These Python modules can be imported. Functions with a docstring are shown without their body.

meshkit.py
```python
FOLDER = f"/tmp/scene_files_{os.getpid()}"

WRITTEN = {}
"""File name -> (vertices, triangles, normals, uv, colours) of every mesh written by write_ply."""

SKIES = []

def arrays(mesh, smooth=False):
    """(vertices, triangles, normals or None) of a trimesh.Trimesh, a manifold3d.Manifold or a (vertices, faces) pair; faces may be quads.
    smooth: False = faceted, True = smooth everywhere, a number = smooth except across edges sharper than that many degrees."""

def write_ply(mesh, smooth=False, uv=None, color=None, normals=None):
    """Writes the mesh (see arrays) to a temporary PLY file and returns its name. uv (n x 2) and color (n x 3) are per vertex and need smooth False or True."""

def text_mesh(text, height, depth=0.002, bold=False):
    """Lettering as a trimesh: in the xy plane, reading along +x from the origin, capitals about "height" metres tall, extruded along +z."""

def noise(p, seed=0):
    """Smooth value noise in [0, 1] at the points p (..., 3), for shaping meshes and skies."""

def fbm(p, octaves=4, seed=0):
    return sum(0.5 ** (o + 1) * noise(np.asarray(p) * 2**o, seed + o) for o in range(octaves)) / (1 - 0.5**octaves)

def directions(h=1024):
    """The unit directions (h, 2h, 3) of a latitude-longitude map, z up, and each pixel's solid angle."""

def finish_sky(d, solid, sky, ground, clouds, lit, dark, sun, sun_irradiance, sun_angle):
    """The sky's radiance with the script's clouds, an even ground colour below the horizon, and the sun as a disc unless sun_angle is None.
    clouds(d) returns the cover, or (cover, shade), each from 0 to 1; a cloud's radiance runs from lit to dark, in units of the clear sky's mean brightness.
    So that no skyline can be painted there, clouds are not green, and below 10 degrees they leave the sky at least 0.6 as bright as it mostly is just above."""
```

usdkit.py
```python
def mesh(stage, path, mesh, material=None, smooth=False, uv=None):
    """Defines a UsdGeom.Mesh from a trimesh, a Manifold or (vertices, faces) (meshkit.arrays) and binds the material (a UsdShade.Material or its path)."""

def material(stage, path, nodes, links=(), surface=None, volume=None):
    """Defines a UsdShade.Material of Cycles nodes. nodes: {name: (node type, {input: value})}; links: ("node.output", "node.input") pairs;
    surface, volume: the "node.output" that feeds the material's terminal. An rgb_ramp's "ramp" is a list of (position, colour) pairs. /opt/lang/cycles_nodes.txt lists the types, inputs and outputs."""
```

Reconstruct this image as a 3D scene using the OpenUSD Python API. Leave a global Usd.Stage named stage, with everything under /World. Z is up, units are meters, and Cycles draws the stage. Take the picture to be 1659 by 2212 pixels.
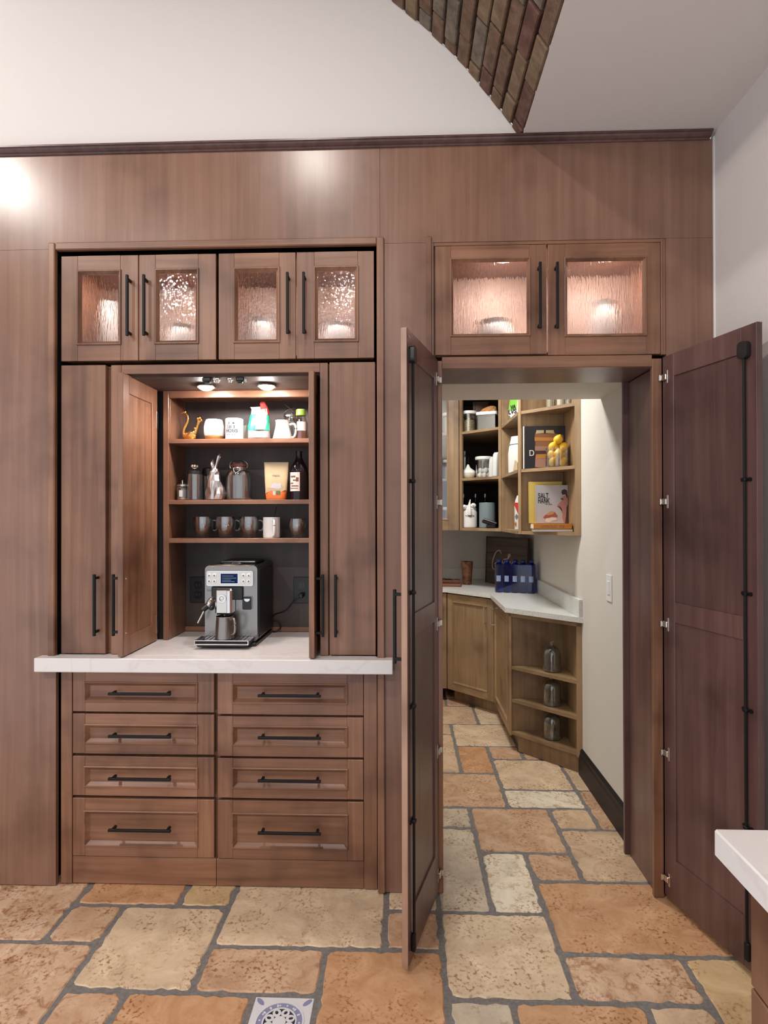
import math, random
import numpy as np, trimesh, shapely
from shapely.geometry import Polygon, Point, box as sbox
import usdkit, meshkit
from pxr import Usd, UsdGeom, UsdLux, UsdShade, Gf, Sdf

random.seed(7)
RNG = np.random.default_rng(7)
stage = Usd.Stage.CreateInMemory()
UsdGeom.SetStageUpAxis(stage, 'Z')
UsdGeom.SetStageMetersPerUnit(stage, 1.0)
UsdGeom.Xform.Define(stage, '/World')
PI = math.pi

# ------------------------------------------------------------------ camera (fitted to the photograph)
FPX, PITCH, YAW, ROLL, CAMH, CAMD = 1274.5, .0051, .0343, -.0021, 1.516, 2.373
cy, sy, cp, sp = math.cos(YAW), math.sin(YAW), math.cos(PITCH), math.sin(PITCH)
FW = np.array([-sy * cp, cy * cp, sp]); R0 = np.array([cy, sy, 0.]); U0 = np.cross(R0, FW)
RT = math.cos(ROLL) * R0 + math.sin(ROLL) * U0
UP = -math.sin(ROLL) * R0 + math.cos(ROLL) * U0
cam = UsdGeom.Camera.Define(stage, '/World/camera')
cam.CreateHorizontalApertureAttr(36.0)
cam.CreateVerticalApertureAttr(48.0)
cam.CreateFocalLengthAttr(36.0 * FPX / 1659)
cam.CreateClippingRangeAttr(Gf.Vec2f(.05, 200))
cam.AddTransformOp().Set(Gf.Matrix4d(*RT, 0, *UP, 0, *(-FW), 0, 0, -CAMD, CAMH, 1))
cam.CreateExposureAttr(0.45)

# ------------------------------------------------------------------ lights of the kitchen and the pantry
def light(kind, name, loc, color, inten, **kw):
    L = getattr(UsdLux, kind).Define(stage, '/World/' + name)
    L.CreateColorAttr(Gf.Vec3f(*color)); L.CreateIntensityAttr(inten)
    for k, v in kw.items():
        getattr(L, 'Create' + k + 'Attr')(v)
    if loc is not None:
        UsdGeom.Xformable(L).AddTranslateOp().Set(Gf.Vec3d(*loc))
    return L
WARM = (1.0, .93, .875)
light('DomeLight', 'room_daylight', None, (.90, .93, 1.0), .24)
for i, (x, y, e) in enumerate([(-.59, -1.5, 290), (-.59, -3.75, 520), (-2.41, -3.75, 960)]):
    light('DiskLight', 'vault_downlight_%d' % i, (x, y, 3.88), WARM, e, Radius=.07)
light('SphereLight', 'vault_globe_lamp', (-2.66, -1.45, 3.74), WARM, 205, Radius=.09)  # added sphere in the left downlight's spot, to brighten the lunette
light('RectLight', 'pantry_ceiling_lamp', (.1, 1.3, 2.86), (1.0, .985, .95), 62, Width=.45, Height=.3)

def at(px, py, Y):
    """The point of the photograph's pixel on the vertical plane y = Y: (x, z)."""
    d = FW + (px - 829.5) / FPX * RT - (py - 1106) / FPX * UP
    t = (CAMD + Y) / d[1]
    return d[0] * t, CAMH + d[2] * t
def ax(px, Y, py=1106): return at(px, py, Y)[0]
def az(py, Y, px=830): return at(px, py, Y)[1]

# ------------------------------------------------------------------ materials
M = {}
def mat(name, nodes, links, surface='p.BSDF'):
    M[name] = usdkit.material(stage, '/World/Looks/' + name, nodes, links, surface=surface)
    return M[name]
def plain(name, c, rough=.5, metal=0., **kw):
    return mat(name, {'p': ('principled_bsdf', dict(base_color=c, roughness=rough, metallic=metal, **kw))}, [])
def wood(name, dark, mid, light_, sc, rough=.40, spread=(.84, 1.12), coat=.35, bl=1.):
    """Stained timber: grain stretched along the length, cloudy stain, a tone of its own for every piece."""
    mat(name, {
        'g': ('geometry', {}), 'oi': ('object_info', {}),
        'm': ('mapping', {'scale': sc}),
        'n': ('noise_texture', {'scale': 1.0, 'detail': 5.0, 'roughness': .62, 'distortion': .5}),
        'r': ('rgb_ramp', {'ramp': [(.22, dark), (.5, mid), (.78, light_)]}),
        'b': ('noise_texture', {'scale': 3.1, 'detail': 3.0, 'roughness': .55}),
        'br': ('rgb_ramp', {'ramp': [(.27, (.44, .37, .34)), (.48, (.97, .97, .97)), (.74, (1.22, 1.22, 1.2))]}),
        'x': ('mix', {'mix_type': 'multiply', 'fac': bl}),
        'v': ('map_range', {'from_min': 0., 'from_max': 1., 'to_min': spread[0], 'to_max': spread[1]}),
        'h': ('hsv', {'hue': .5, 'saturation': 1.0, 'fac': 1.0}),
        'bp': ('bump', {'strength': .05, 'distance': .001}),
        'p': ('principled_bsdf', {'roughness': rough, 'specular_ior_level': .5, 'coat_weight': coat, 'coat_roughness': .5})},
        [('g.position', 'm.vector'), ('m.vector', 'n.vector'), ('n.fac', 'r.fac'), ('g.position', 'b.vector'), ('b.fac', 'br.fac'),
         ('r.color', 'x.color1'), ('br.color', 'x.color2'), ('oi.random', 'v.value'), ('x.color', 'h.color'), ('v.result', 'h.value'),
         ('h.color', 'p.base_color'), ('n.fac', 'bp.height'), ('bp.normal', 'p.normal')])
KD, KM, KL = (.140, .058, .031), (.246, .113, .062), (.325, .166, .100)
wood('wood_v', KD, KM, KL, (30, 30, 1.1), .34)
wood('wood_h', KD, KM, KL, (1.1, 30, 30), .34)
wood('wood_panel', (.185, .092, .060), (.240, .124, .082), (.295, .165, .114), (26, 26, .8), .27, (.97, 1.03), bl=.55)
wood('wood_leaf', (.075, .034, .030), (.125, .060, .054), (.17, .09, .082), (24, 24, 1.0), .32)  # darker redder boards, with cool daylight tinted into the blue
wood('wood_inside', (.34, .235, .185), (.40, .285, .23), (.46, .335, .27), (30, 30, 1.4), .5)
wood('wood_shaded', (.035, .022, .019), (.05, .032, .027), (.07, .045, .038), (30, 30, 1.4), .5)  # same cabinet wood, the nook's shade put into its colour
wood('wood_matte', (.05, .028, .022), (.075, .045, .036), (.10, .06, .048), (2, 30, 30), .65, coat=0.)
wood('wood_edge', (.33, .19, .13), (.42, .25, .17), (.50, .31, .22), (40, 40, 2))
PD, PM, PL = (.20, .118, .058), (.30, .190, .098), (.38, .25, .135)
wood('pantry_v', PD, PM, PL, (30, 30, 1.8), .45)
wood('pantry_h', PD, PM, PL, (8, 8, 30), .45)
def stone(name, a, b, stain, pit=.55, pits=.95):
    mat(name, {
        'g': ('geometry', {}), 'oi': ('object_info', {}),
        'n1': ('noise_texture', {'scale': 7.0, 'detail': 6.0, 'roughness': .65, 'distortion': 1.2}),
        'r1': ('rgb_ramp', {'ramp': [(.28, tuple(v * .78 for v in a)), (.45, a), (.72, tuple(min(.9, v * 1.06) for v in b))]}),
        'n2': ('noise_texture', {'scale': 24.0, 'detail': 5.0, 'roughness': .7, 'distortion': .8}),
        'r2': ('rgb_ramp', {'ramp': [(pit, (0, 0, 0)), (pit + .16, (1, 1, 1))]}),
        'x': ('mix', {'mix_type': 'mix', 'color2': stain}),
        'n3': ('noise_texture', {'scale': 75.0, 'detail': 3.0}),
        'r3': ('rgb_ramp', {'ramp': [(.36, (.50, .33, .22)), (.47, (1, 1, 1))]}),
        'n4': ('noise_texture', {'scale': 6.0, 'detail': 2.0}), 'r4': ('rgb_ramp', {'ramp': [(.44, (.05, .05, .05)), (.62, (pits, pits, pits))]}),
        'y': ('mix', {'mix_type': 'multiply'}),
        'bp': ('bump', {'strength': .35, 'distance': .004}),
        'p': ('principled_bsdf', {'roughness': .52, 'specular_ior_level': .4})},
        [('g.position', 'n1.vector'), ('n1.fac', 'r1.fac'), ('g.position', 'n2.vector'), ('n2.fac', 'r2.fac'), ('r2.color', 'x.fac'),
         ('r1.color', 'x.color1'), ('g.position', 'n3.vector'), ('n3.fac', 'r3.fac'), ('x.color', 'y.color1'), ('r3.color', 'y.color2'),
         ('g.position', 'n4.vector'), ('n4.fac', 'r4.fac'), ('r4.color', 'y.fac'), ('y.color', 'p.base_color'), ('n2.fac', 'bp.height'), ('bp.normal', 'p.normal')])
stone('stone_cream', (0.650, 0.483, 0.317), (0.779, 0.613, 0.424), (0.475, 0.290, 0.158), .58)
stone('stone_beige', (0.572, 0.394, 0.250, 0.440), (0.701, 0.524, 0.356), (0.449, 0.251, 0.132), .60)
stone('stone_tan', (0.542, 0.331, 0.198, 0.440), (0.660, 0.460, 0.305), (0.396, 0.198, 0.106), .54)
stone('stone_orange', (0.549, 0.294, 0.144, 0.440), (0.639, 0.384, 0.218), (0.475, 0.211, 0.092), .66)
stone('stone_white', (0.762, 0.651, 0.495), (0.833, 0.754, 0.586), (0.502, 0.343, 0.198), .52)
stone('stone_grey', (0.530, 0.431, 0.320), (0.658, 0.547, 0.415), (0.396, 0.290, 0.185), .57)
stone('stone_yellow', (0.581, 0.392, 0.204, 0.440), (0.672, 0.483, 0.283), (0.502, 0.264, 0.132), .66)
stone('stone_rust', (0.581, 0.371, 0.226), (0.726, 0.526, 0.370), (0.370, 0.172, 0.092), .50)
mat('grout', {'g': ('geometry', {}), 'n': ('noise_texture', {'scale': 90., 'detail': 3.}), 'r': ('rgb_ramp', {'ramp': [(.3, (.15, .135, .125)), (.7, (.23, .21, .195))]}),
              'p': ('principled_bsdf', {'roughness': .9})}, [('g.position', 'n.vector'), ('n.fac', 'r.fac'), ('r.color', 'p.base_color')])
def plaster(name, c):
    mat(name, {'g': ('geometry', {}), 'n': ('noise_texture', {'scale': 130., 'detail': 2.}), 'bp': ('bump', {'strength': .12, 'distance': .002}),
               'p': ('principled_bsdf', {'roughness': .75, 'base_color': c, 'specular_ior_level': .25})},
        [('g.position', 'n.vector'), ('n.fac', 'bp.height'), ('bp.normal', 'p.normal')])
plaster('plaster', (.74, .69, .655))
plaster('pantry_paint', (.68, .645, .59))
def bricky(name, a, b):
    mat(name, {'g': ('geometry', {}), 'n': ('noise_texture', {'scale': 22., 'detail': 5., 'roughness': .65}), 'r': ('rgb_ramp', {'ramp': [(.32, a), (.68, b)]}),
               'bp': ('bump', {'strength': .5, 'distance': .006}), 'p': ('principled_bsdf', {'roughness': .88, 'specular_ior_level': .2})},
        [('g.position', 'n.vector'), ('n.fac', 'r.fac'), ('r.color', 'p.base_color'), ('n.fac', 'bp.height'), ('bp.normal', 'p.normal')])
bricky('brick_brown', (.10, .058, .038), (.20, .125, .085))
bricky('brick_tan', (.13, .082, .05), (.24, .165, .105))
bricky('brick_red', (.085, .042, .032), (.17, .092, .068))
bricky('brick_grey', (.10, .075, .056), (.21, .165, .125))
bricky('mortar', (.045, .035, .03), (.08, .065, .055))
mat('quartz', {'g': ('geometry', {}), 'm': ('mapping', {'scale': (2.2, 3.4, 3.4)}), 'n': ('noise_texture', {'scale': 1.3, 'detail': 5., 'distortion': 1.4}),
               'r': ('rgb_ramp', {'ramp': [(.47, (.80, .76, .74)), (.50, (.745, .70, .68)), (.53, (.80, .76, .74))]}),
               'p': ('principled_bsdf', {'roughness': .22, 'specular_ior_level': .5})},
    [('g.position', 'm.vector'), ('m.vector', 'n.vector'), ('n.fac', 'r.fac'), ('r.color', 'p.base_color')])
mat('pantry_quartz', {'g': ('geometry', {}), 'n': ('noise_texture', {'scale': 160., 'detail': 2.}), 'r': ('rgb_ramp', {'ramp': [(.35, (.60, .60, .57)), (.6, (.76, .76, .73))]}),
                      'p': ('principled_bsdf', {'roughness': .3})}, [('g.position', 'n.vector'), ('n.fac', 'r.fac'), ('r.color', 'p.base_color')])
plain('black_metal', (.007, .0065, .0065), .5, .0, specular_ior_level=.3)
plain('black_plastic', (.012, .012, .013), .35)
plain('black_gloss', (.010, .010, .012), .12)
plain('black_paint', (.010, .009, .010), .45, specular_ior_level=.3)
plain('chrome', (.80, .79, .78), .12, 1.)
plain('nickel', (.72, .68, .62), .25, 1.)
mat('steel', {'g': ('geometry', {}), 'm': ('mapping', {'scale': (400., 400., 3.)}), 'n': ('noise_texture', {'scale': 1., 'detail': 2.}), 'r': ('map_range', {'to_min': .2, 'to_max': .36}),
              'p': ('principled_bsdf', {'base_color': (.31, .29, .275), 'metallic': 1.})}, [('g.position', 'm.vector'), ('m.vector', 'n.vector'), ('n.fac', 'r.value'), ('r.result', 'p.roughness')])
plain('gold', (.86, .52, .16), .16, 1.)
plain('foil', (.62, .57, .56), .24, 1.)
plain('white_ceramic', (.82, .80, .77), .18)
plain('cream_ceramic', (.76, .70, .56), .25)
plain('glaze_tan', (.50, .28, .09), .25)
plain('white_plastic', (.80, .79, .77), .35)
plain('grey_glaze', (.20, .25, .27), .3)
plain('paper', (.76, .72, .65), .7)
plain('ink', (.012, .012, .014), .6)
plain('ink_grey', (.16, .16, .17), .6)
def glass(name, c=(1, 1, 1), rough=0., ior=1.45):
    plain(name, c, rough, 0., transmission_weight=1.0, ior=ior)
def thin_glass(name, c, k=1.0, base=.12):
    """Thin clear glass: lets light straight through and mirrors more towards its edges."""
    mat(name, {'t': ('transparent_bsdf', {'color': c}), 'g': ('glossy_bsdf', {'roughness': .07, 'color': (.95, .95, .95)}), 'l': ('layer_weight', {'blend': .5}), 'w': ('math', {'math_type': 'power', 'value2': 2.4}),
               'a': ('math', {'math_type': 'multiply_add', 'value2': k, 'value3': base}), 'm': ('mix_closure', {})},
        [('l.facing', 'w.value1'), ('w.value', 'a.value1'), ('a.value', 'm.fac'), ('t.BSDF', 'm.closure1'), ('g.BSDF', 'm.closure2')], 'm.closure')
thin_glass('clear_glass', (.96, .965, .965))
thin_glass('film', (.88, .90, .96), .4, .035)
thin_glass('smoke_glass', (.80, .82, .82))
glass('blue_plastic', (.12, .27, .80), .05, 1.2)
glass('amber_glass', (.75, .25, .06))
plain('syrup', (.16, .02, .012), .1)
plain('dark_bottle', (.008, .006, .008), .06)
for nm_, c, r in [('lemon', (.82, .50, .02), .4), ('tea_green', (.02, .42, .22), .35), ('leaf_green', (.17, .42, .05), .4), ('bag_white', (.62, .63, .60), .45), ('bag_red', (.50, .03, .025), .35),
                  ('bag_clear', (.36, .31, .31), .2), ('pouch_beige', (.46, .35, .20), .3), ('pouch_orange', (.55, .13, .02), .35), ('label_green', (.10, .14, .05), .5), ('cap_green', (.26, .46, .07), .35),
                  ('label_paper', (.62, .50, .45), .6), ('label_brown', (.15, .06, .04), .6), ('cork', (.50, .30, .17), .8), ('rubber_red', (.35, .04, .03), .5), ('grains', (.42, .34, .19), .9), ('beans', (.03, .022, .02), .7),
                  ('bread', (.50, .24, .08), .8), ('bag_brown', (.10, .055, .04), .4), ('eggs', (.80, .76, .68), .6), ('book_black', (.022, .02, .028), .35), ('book_yellow', (.72, .52, .12), .5), ('book_orange', (.62, .24, .03), .45),
                  ('book_grey', (.50, .48, .50), .45), ('book_white', (.72, .69, .64), .5), ('skin', (.48, .22, .18), .6), ('hair', (.07, .035, .03), .6), ('meat', (.36, .10, .07), .6), ('bun', (.55, .28, .13), .6),
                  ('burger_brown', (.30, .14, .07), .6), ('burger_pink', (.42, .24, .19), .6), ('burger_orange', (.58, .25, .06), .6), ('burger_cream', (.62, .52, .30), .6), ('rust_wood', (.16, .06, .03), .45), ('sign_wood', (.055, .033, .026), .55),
                  ('sign_plank', (.085, .052, .038), .55), ('sign_script', (.60, .45, .34), .6), ('tile_white', (.72, .71, .72), .3), ('tile_blue', (.26, .27, .42), .3), ('tile_dark', (.03, .03, .055), .3),
                  ('board_red', (.22, .075, .04), .4), ('shade_black', (.015, .011, .011), .8), ('wall_navy', (.03, .03, .045), .6), ('blue_label', (.50, .58, .72), .4), ('blue_cap', (.01, .02, .16), .35)]:
    plain(nm_, c, r)
mat('sign_grain', {'g': ('geometry', {}), 'm': ('mapping', {'scale': (3, 3, 60)}), 'n': ('noise_texture', {'scale': 1., 'detail': 4.}), 'r': ('rgb_ramp', {'ramp': [(.3, (.035, .02, .017)), (.7, (.10, .064, .05))]}),
                   'p': ('principled_bsdf', {'roughness': .5})}, [('g.position', 'm.vector'), ('m.vector', 'n.vector'), ('n.fac', 'r.fac'), ('r.color', 'p.base_color')])
mat('cup_grain', {'g': ('geometry', {}), 'n': ('noise_texture', {'scale': 14., 'detail': 4., 'distortion': 2.}), 'r': ('rgb_ramp', {'ramp': [(.35, (.12, .04, .02)), (.7, (.36, .16, .08))]}),
                  'p': ('principled_bsdf', {'roughness': .35})}, [('g.position', 'n.vector'), ('n.fac', 'r.fac'), ('r.color', 'p.base_color')])
mat('seeds', {'g': ('geometry', {}), 'n': ('voronoi_texture', {'scale': 150.}), 'r': ('rgb_ramp', {'ramp': [(.1, (.52, .44, .27)), (.8, (.14, .10, .05))]}),
              'p': ('principled_bsdf', {'roughness': .8})}, [('g.position', 'n.vector'), ('n.distance', 'r.fac'), ('r.color', 'p.base_color')])
def emit(name, c, s):
    mat(name, {'e': ('emission', {'color': c, 'strength': s})}, [], 'e.emission')
emit('puck_glow', (1., .91, .86), 225)
emit('cabinet_glow', (1., .86, .82), 230)
emit('cabinet_glow_wide', (1., .82, .75), 230)
emit('screen_glow', (.03, .06, .22), .28)
def pane(name, sc, amp, detail):
    mat(name, {'g': ('geometry', {}), 'm': ('mapping', {'scale': sc}), 'n': ('noise_texture', {'scale': 1., 'detail': detail, 'distortion': .4}), 'bp': ('bump', {'strength': 1., 'distance': amp}),
               'p': ('principled_bsdf', {'base_color': (.97, .955, .945), 'transmission_weight': 1., 'roughness': .015, 'ior': 1.5})},
        [('g.position', 'm.vector'), ('m.vector', 'n.vector'), ('n.fac', 'bp.height'), ('bp.normal', 'p.normal')])
pane('rain_glass', (92., 92., 76.), .0006, 0.)
pane('reed_glass', (190., 190., 20.), .0028, 1.)

# ------------------------------------------------------------------ mesh helpers
_d = np.array([[sx * (1 - e * (k == 0)), sy_ * (1 - e * (k == 1)), sz * (1 - e * (k == 2))] for e in (.2,) for sx in (-1, 1) for sy_ in (-1, 1) for sz in (-1, 1) for k in (0, 1, 2)])
# a chamfered box: for every corner three vertices, each pulled in along two axes (1 where the face lies)
_keep = np.array([[k == 0, k == 1, k == 2] for _ in range(8) for k in range(3)])
_sgn = np.sign(_d)
_c = _sgn * np.where(_keep, 1.0, .8)
_h = trimesh.convex.convex_hull(_c)
_order = [int(np.argmin(((_h.vertices - p) ** 2).sum(1))) for p in _c]
_inv = {v: i for i, v in enumerate(_order)}
CH_F = np.array([[_inv[a] for a in f] for f in _h.faces])

def T(x=0, y=0, z=0, rx=0, ry=0, rz=0, s=None):
    m = trimesh.transformations.euler_matrix(rx, ry, rz)
    if s is not None:
        m = m @ np.diag([*(s if np.ndim(s) else (s, s, s)), 1.0])
    m[:3, 3] = (x, y, z)
    return m

class MB:
    """Collects shapes that become one mesh."""
    def __init__(self): self.v, self.f, self.n = [], [], 0
    def add(self, mesh, m=None):
        if hasattr(mesh, 'to_mesh'):
            q = mesh.to_mesh(); v, f = np.asarray(q.vert_properties[:, :3], float), np.asarray(q.tri_verts)
        elif isinstance(mesh, tuple): v, f = np.asarray(mesh[0], float), np.asarray(mesh[1], int)
        else: v, f = np.asarray(mesh.vertices, float), np.asarray(mesh.faces)
        if m is not None:
            v = v @ m[:3, :3].T + m[:3, 3]
            if np.linalg.det(m[:3, :3]) < 0: f = f[:, ::-1]
        self.v.append(v); self.f.append(f + self.n); self.n += len(v)
        return self
    def box(self, x0, x1, y0, y1, z0, z1, c=.0015, m=None):
        lo, hi = np.array([min(x0, x1), min(y0, y1), min(z0, z1)]), np.array([max(x0, x1), max(y0, y1), max(z0, z1)])
        h = (hi - lo) / 2; c = min(c, h.min() * .6)
        v = (lo + hi) / 2 + _sgn * (h - np.where(_keep, 0, c))
        return self.add((v, CH_F), m)
    def tri(self): return np.vstack(self.v), np.vstack(self.f)

def lathe(prof, n=28):
    """A surface of revolution about z of the (r, z) profile, closed onto the axis where r = 0."""
    p = np.array(prof, float); k = len(p); a = np.arange(n) * 2 * PI / n
    v = np.stack([p[:, None, 0] * np.cos(a), p[:, None, 0] * np.sin(a), np.repeat(p[:, 1:2], n, 1)], -1).reshape(-1, 3)
    f = []
    for i in range(k - 1):
        for j in range(n):
            q = [i * n + j, i * n + (j + 1) % n, (i + 1) * n + (j + 1) % n, (i + 1) * n + j]
            if p[i, 0] > 1e-9: f.append([q[0], q[1], q[2]])
            if p[i + 1, 0] > 1e-9: f.append([q[0], q[2], q[3]])
    return v, np.array(f)
def tube(pts, r, n=10, caps=True):
    p = np.array(pts, float); r = np.broadcast_to(r, (len(p),))
    t = np.gradient(p, axis=0); t /= np.linalg.norm(t, axis=1, keepdims=True) + 1e-12
    ref = np.array([0, 0, 1.]) if abs(t[:, 2]).mean() < .8 else np.array([1., 0, 0])
    a = np.cross(t, ref); a /= np.linalg.norm(a, axis=1, keepdims=True) + 1e-12
    b = np.cross(t, a); an = np.arange(n) * 2 * PI / n
    v = (p[:, None] + r[:, None, None] * (np.cos(an)[None, :, None] * a[:, None] + np.sin(an)[None, :, None] * b[:, None])).reshape(-1, 3)
    f = []
    for i in range(len(p) - 1):
        for j in range(n):
            q = [i * n + j, i * n + (j + 1) % n, (i + 1) * n + (j + 1) % n, (i + 1) * n + j]
            f += [[q[0], q[1], q[2]], [q[0], q[2], q[3]]]
    if caps:
        c0, c1 = len(v), len(v) + 1; v = np.vstack([v, p[0], p[-1]]); e = (len(p) - 1) * n
        for j in range(n): f += [[c0, (j + 1) % n, j], [c1, e + j, e + (j + 1) % n]]
    return v, np.array(f)
def spline(pts, n=24):
    from scipy.interpolate import CubicSpline
    p = np.array(pts, float); s = np.r_[0, np.cumsum(np.linalg.norm(np.diff(p[:, :3], axis=0), axis=1))]
    return CubicSpline(s, p)(np.linspace(0, s[-1], n))
def prism(poly, z0, z1, m=None):
    g = poly if hasattr(poly, 'exterior') or hasattr(poly, 'geoms') else Polygon(poly)
    ms = [trimesh.creation.extrude_polygon(q, z1 - z0, engine='earcut') for q in getattr(g, 'geoms', [g])]
    q = trimesh.util.concatenate(ms); q.apply_translation([0, 0, z0])
    if m is not None: q.apply_transform(m)
    return q
FRONT = trimesh.transformations.euler_matrix(PI / 2, 0, 0)      # drawing plane xy -> standing plane xz, its face towards -y
def ring_xz(x0, x1, z0, z1, prof, closed_back=True):
    """A mitred rectangular frame of moulding; prof is a list of (inset, y)."""
    v, f = [], []
    for i, y in prof: v += [[x0 + i, y, z0 + i], [x1 - i, y, z0 + i], [x1 - i, y, z1 - i], [x0 + i, y, z1 - i]]
    k = len(prof)
    for a in range(k if closed_back else k - 1):
        b = (a + 1) % k
        for j in range(4):
            q = [a * 4 + j, a * 4 + (j + 1) % 4, b * 4 + (j + 1) % 4, b * 4 + j]
            f += [[q[0], q[1], q[2]], [q[0], q[2], q[3]]]
    return np.array(v), np.array(f)
def rrect(w, h, r, n=6):
    pts = []
    for cx_, cz_, a0 in ((w / 2 - r, h / 2 - r, 0), (-w / 2 + r, h / 2 - r, PI / 2), (-w / 2 + r, -h / 2 + r, PI), (w / 2 - r, -h / 2 + r, 1.5 * PI)):
        pts += [(cx_ + r * math.cos(a0 + t * PI / 2 / n), cz_ + r * math.sin(a0 + t * PI / 2 / n)) for t in range(n + 1)]
    return Polygon(pts)
def bag_mesh(rings, n=24, power=3.2, amp=.0, freq=30, seed=0):
    """A soft pack: rings of (z, half width, half depth, x shift), superellipse sections, crumpled by noise."""
    a = np.arange(n) * 2 * PI / n; v = []
    for z, w, d, sx in rings:
        c, s = np.cos(a), np.sin(a)
        q = (np.abs(c) ** power + np.abs(s) ** power) ** (-1 / power)
        v.append(np.stack([sx + w * c * q, d * s * q, np.full(n, z)], 1))
    v = np.vstack(v); k = len(rings)
    if amp:
        inner = (meshkit.fbm(v * freq, 3, seed) - .5) * 2 * amp
        ctr = np.array([[sx, 0, z] for z, w, d, sx in rings for _ in range(n)])
        dv = v - ctr; v = v + dv / (np.linalg.norm(dv, axis=1, keepdims=True) + 1e-9) * inner[:, None]
    f = []
    for i in range(k - 1):
        for j in range(n):
            q = [i * n + j, i * n + (j + 1) % n, (i + 1) * n + (j + 1) % n, (i + 1) * n + j]
            f += [[q[0], q[1], q[2]], [q[0], q[2], q[3]]]
    c0, c1 = len(v), len(v) + 1
    v = np.vstack([v, v[:n].mean(0), v[-n:].mean(0)])
    for j in range(n): f += [[c0, (j + 1) % n, j], [c1, (k - 1) * n + j, (k - 1) * n + (j + 1) % n]]
    return v, np.array(f)
def ellipsoid(x, y, z, a, b, c, sub=2, m=None):
    s = trimesh.creation.icosphere(sub); s.apply_transform(np.diag([a, b, c, 1])); s.apply_translation([x, y, z])
    return s
def lettering(t, h, depth=.0006, bold=False):
    q = meshkit.text_mesh(t, h, depth, bold); q.apply_transform(FRONT)
    w = q.bounds[1][0] - q.bounds[0][0]; q.apply_translation([-q.bounds[0][0] - w / 2, 0, 0])
    return q, w

# ------------------------------------------------------------------ scene helpers
USED = {}
def numbered(parent, name):
    k = USED.get((parent, name), -1) + 1; USED[(parent, name)] = k
    return name if k == 0 else '%s_%03d' % (name, k)
def tag(prim, label=None, cat=None, group=None, kind=None):
    for k, v in (('label', label), ('category', cat), ('group', group), ('kind', kind)):
        if v: prim.SetCustomDataByKey(k, v)
def path_of(p): return '/World' if p is None else str(p.GetPath())
def obj(name, mesh, m, parent=None, smooth=False, label=None, cat=None, group=None, kind=None):
    pp = path_of(parent)
    if isinstance(mesh, MB): mesh = mesh.tri()
    o = usdkit.mesh(stage, pp + '/' + numbered(pp, name), mesh, M[m], smooth=smooth).GetPrim()
    tag(o, label, cat, group, kind)
    return o
def thing(name, label=None, cat=None, loc=(0, 0, 0), rz=0., group=None, kind=None):
    x = UsdGeom.Xform.Define(stage, '/World/' + numbered('/World', name))
    x.AddTranslateOp().Set(Gf.Vec3d(*map(float, loc)))
    if rz: x.AddRotateZOp().Set(math.degrees(rz))
    tag(x.GetPrim(), label, cat, group, kind)
    return x.GetPrim()
def B(*a, **k): return MB().box(*a, **k)

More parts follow.
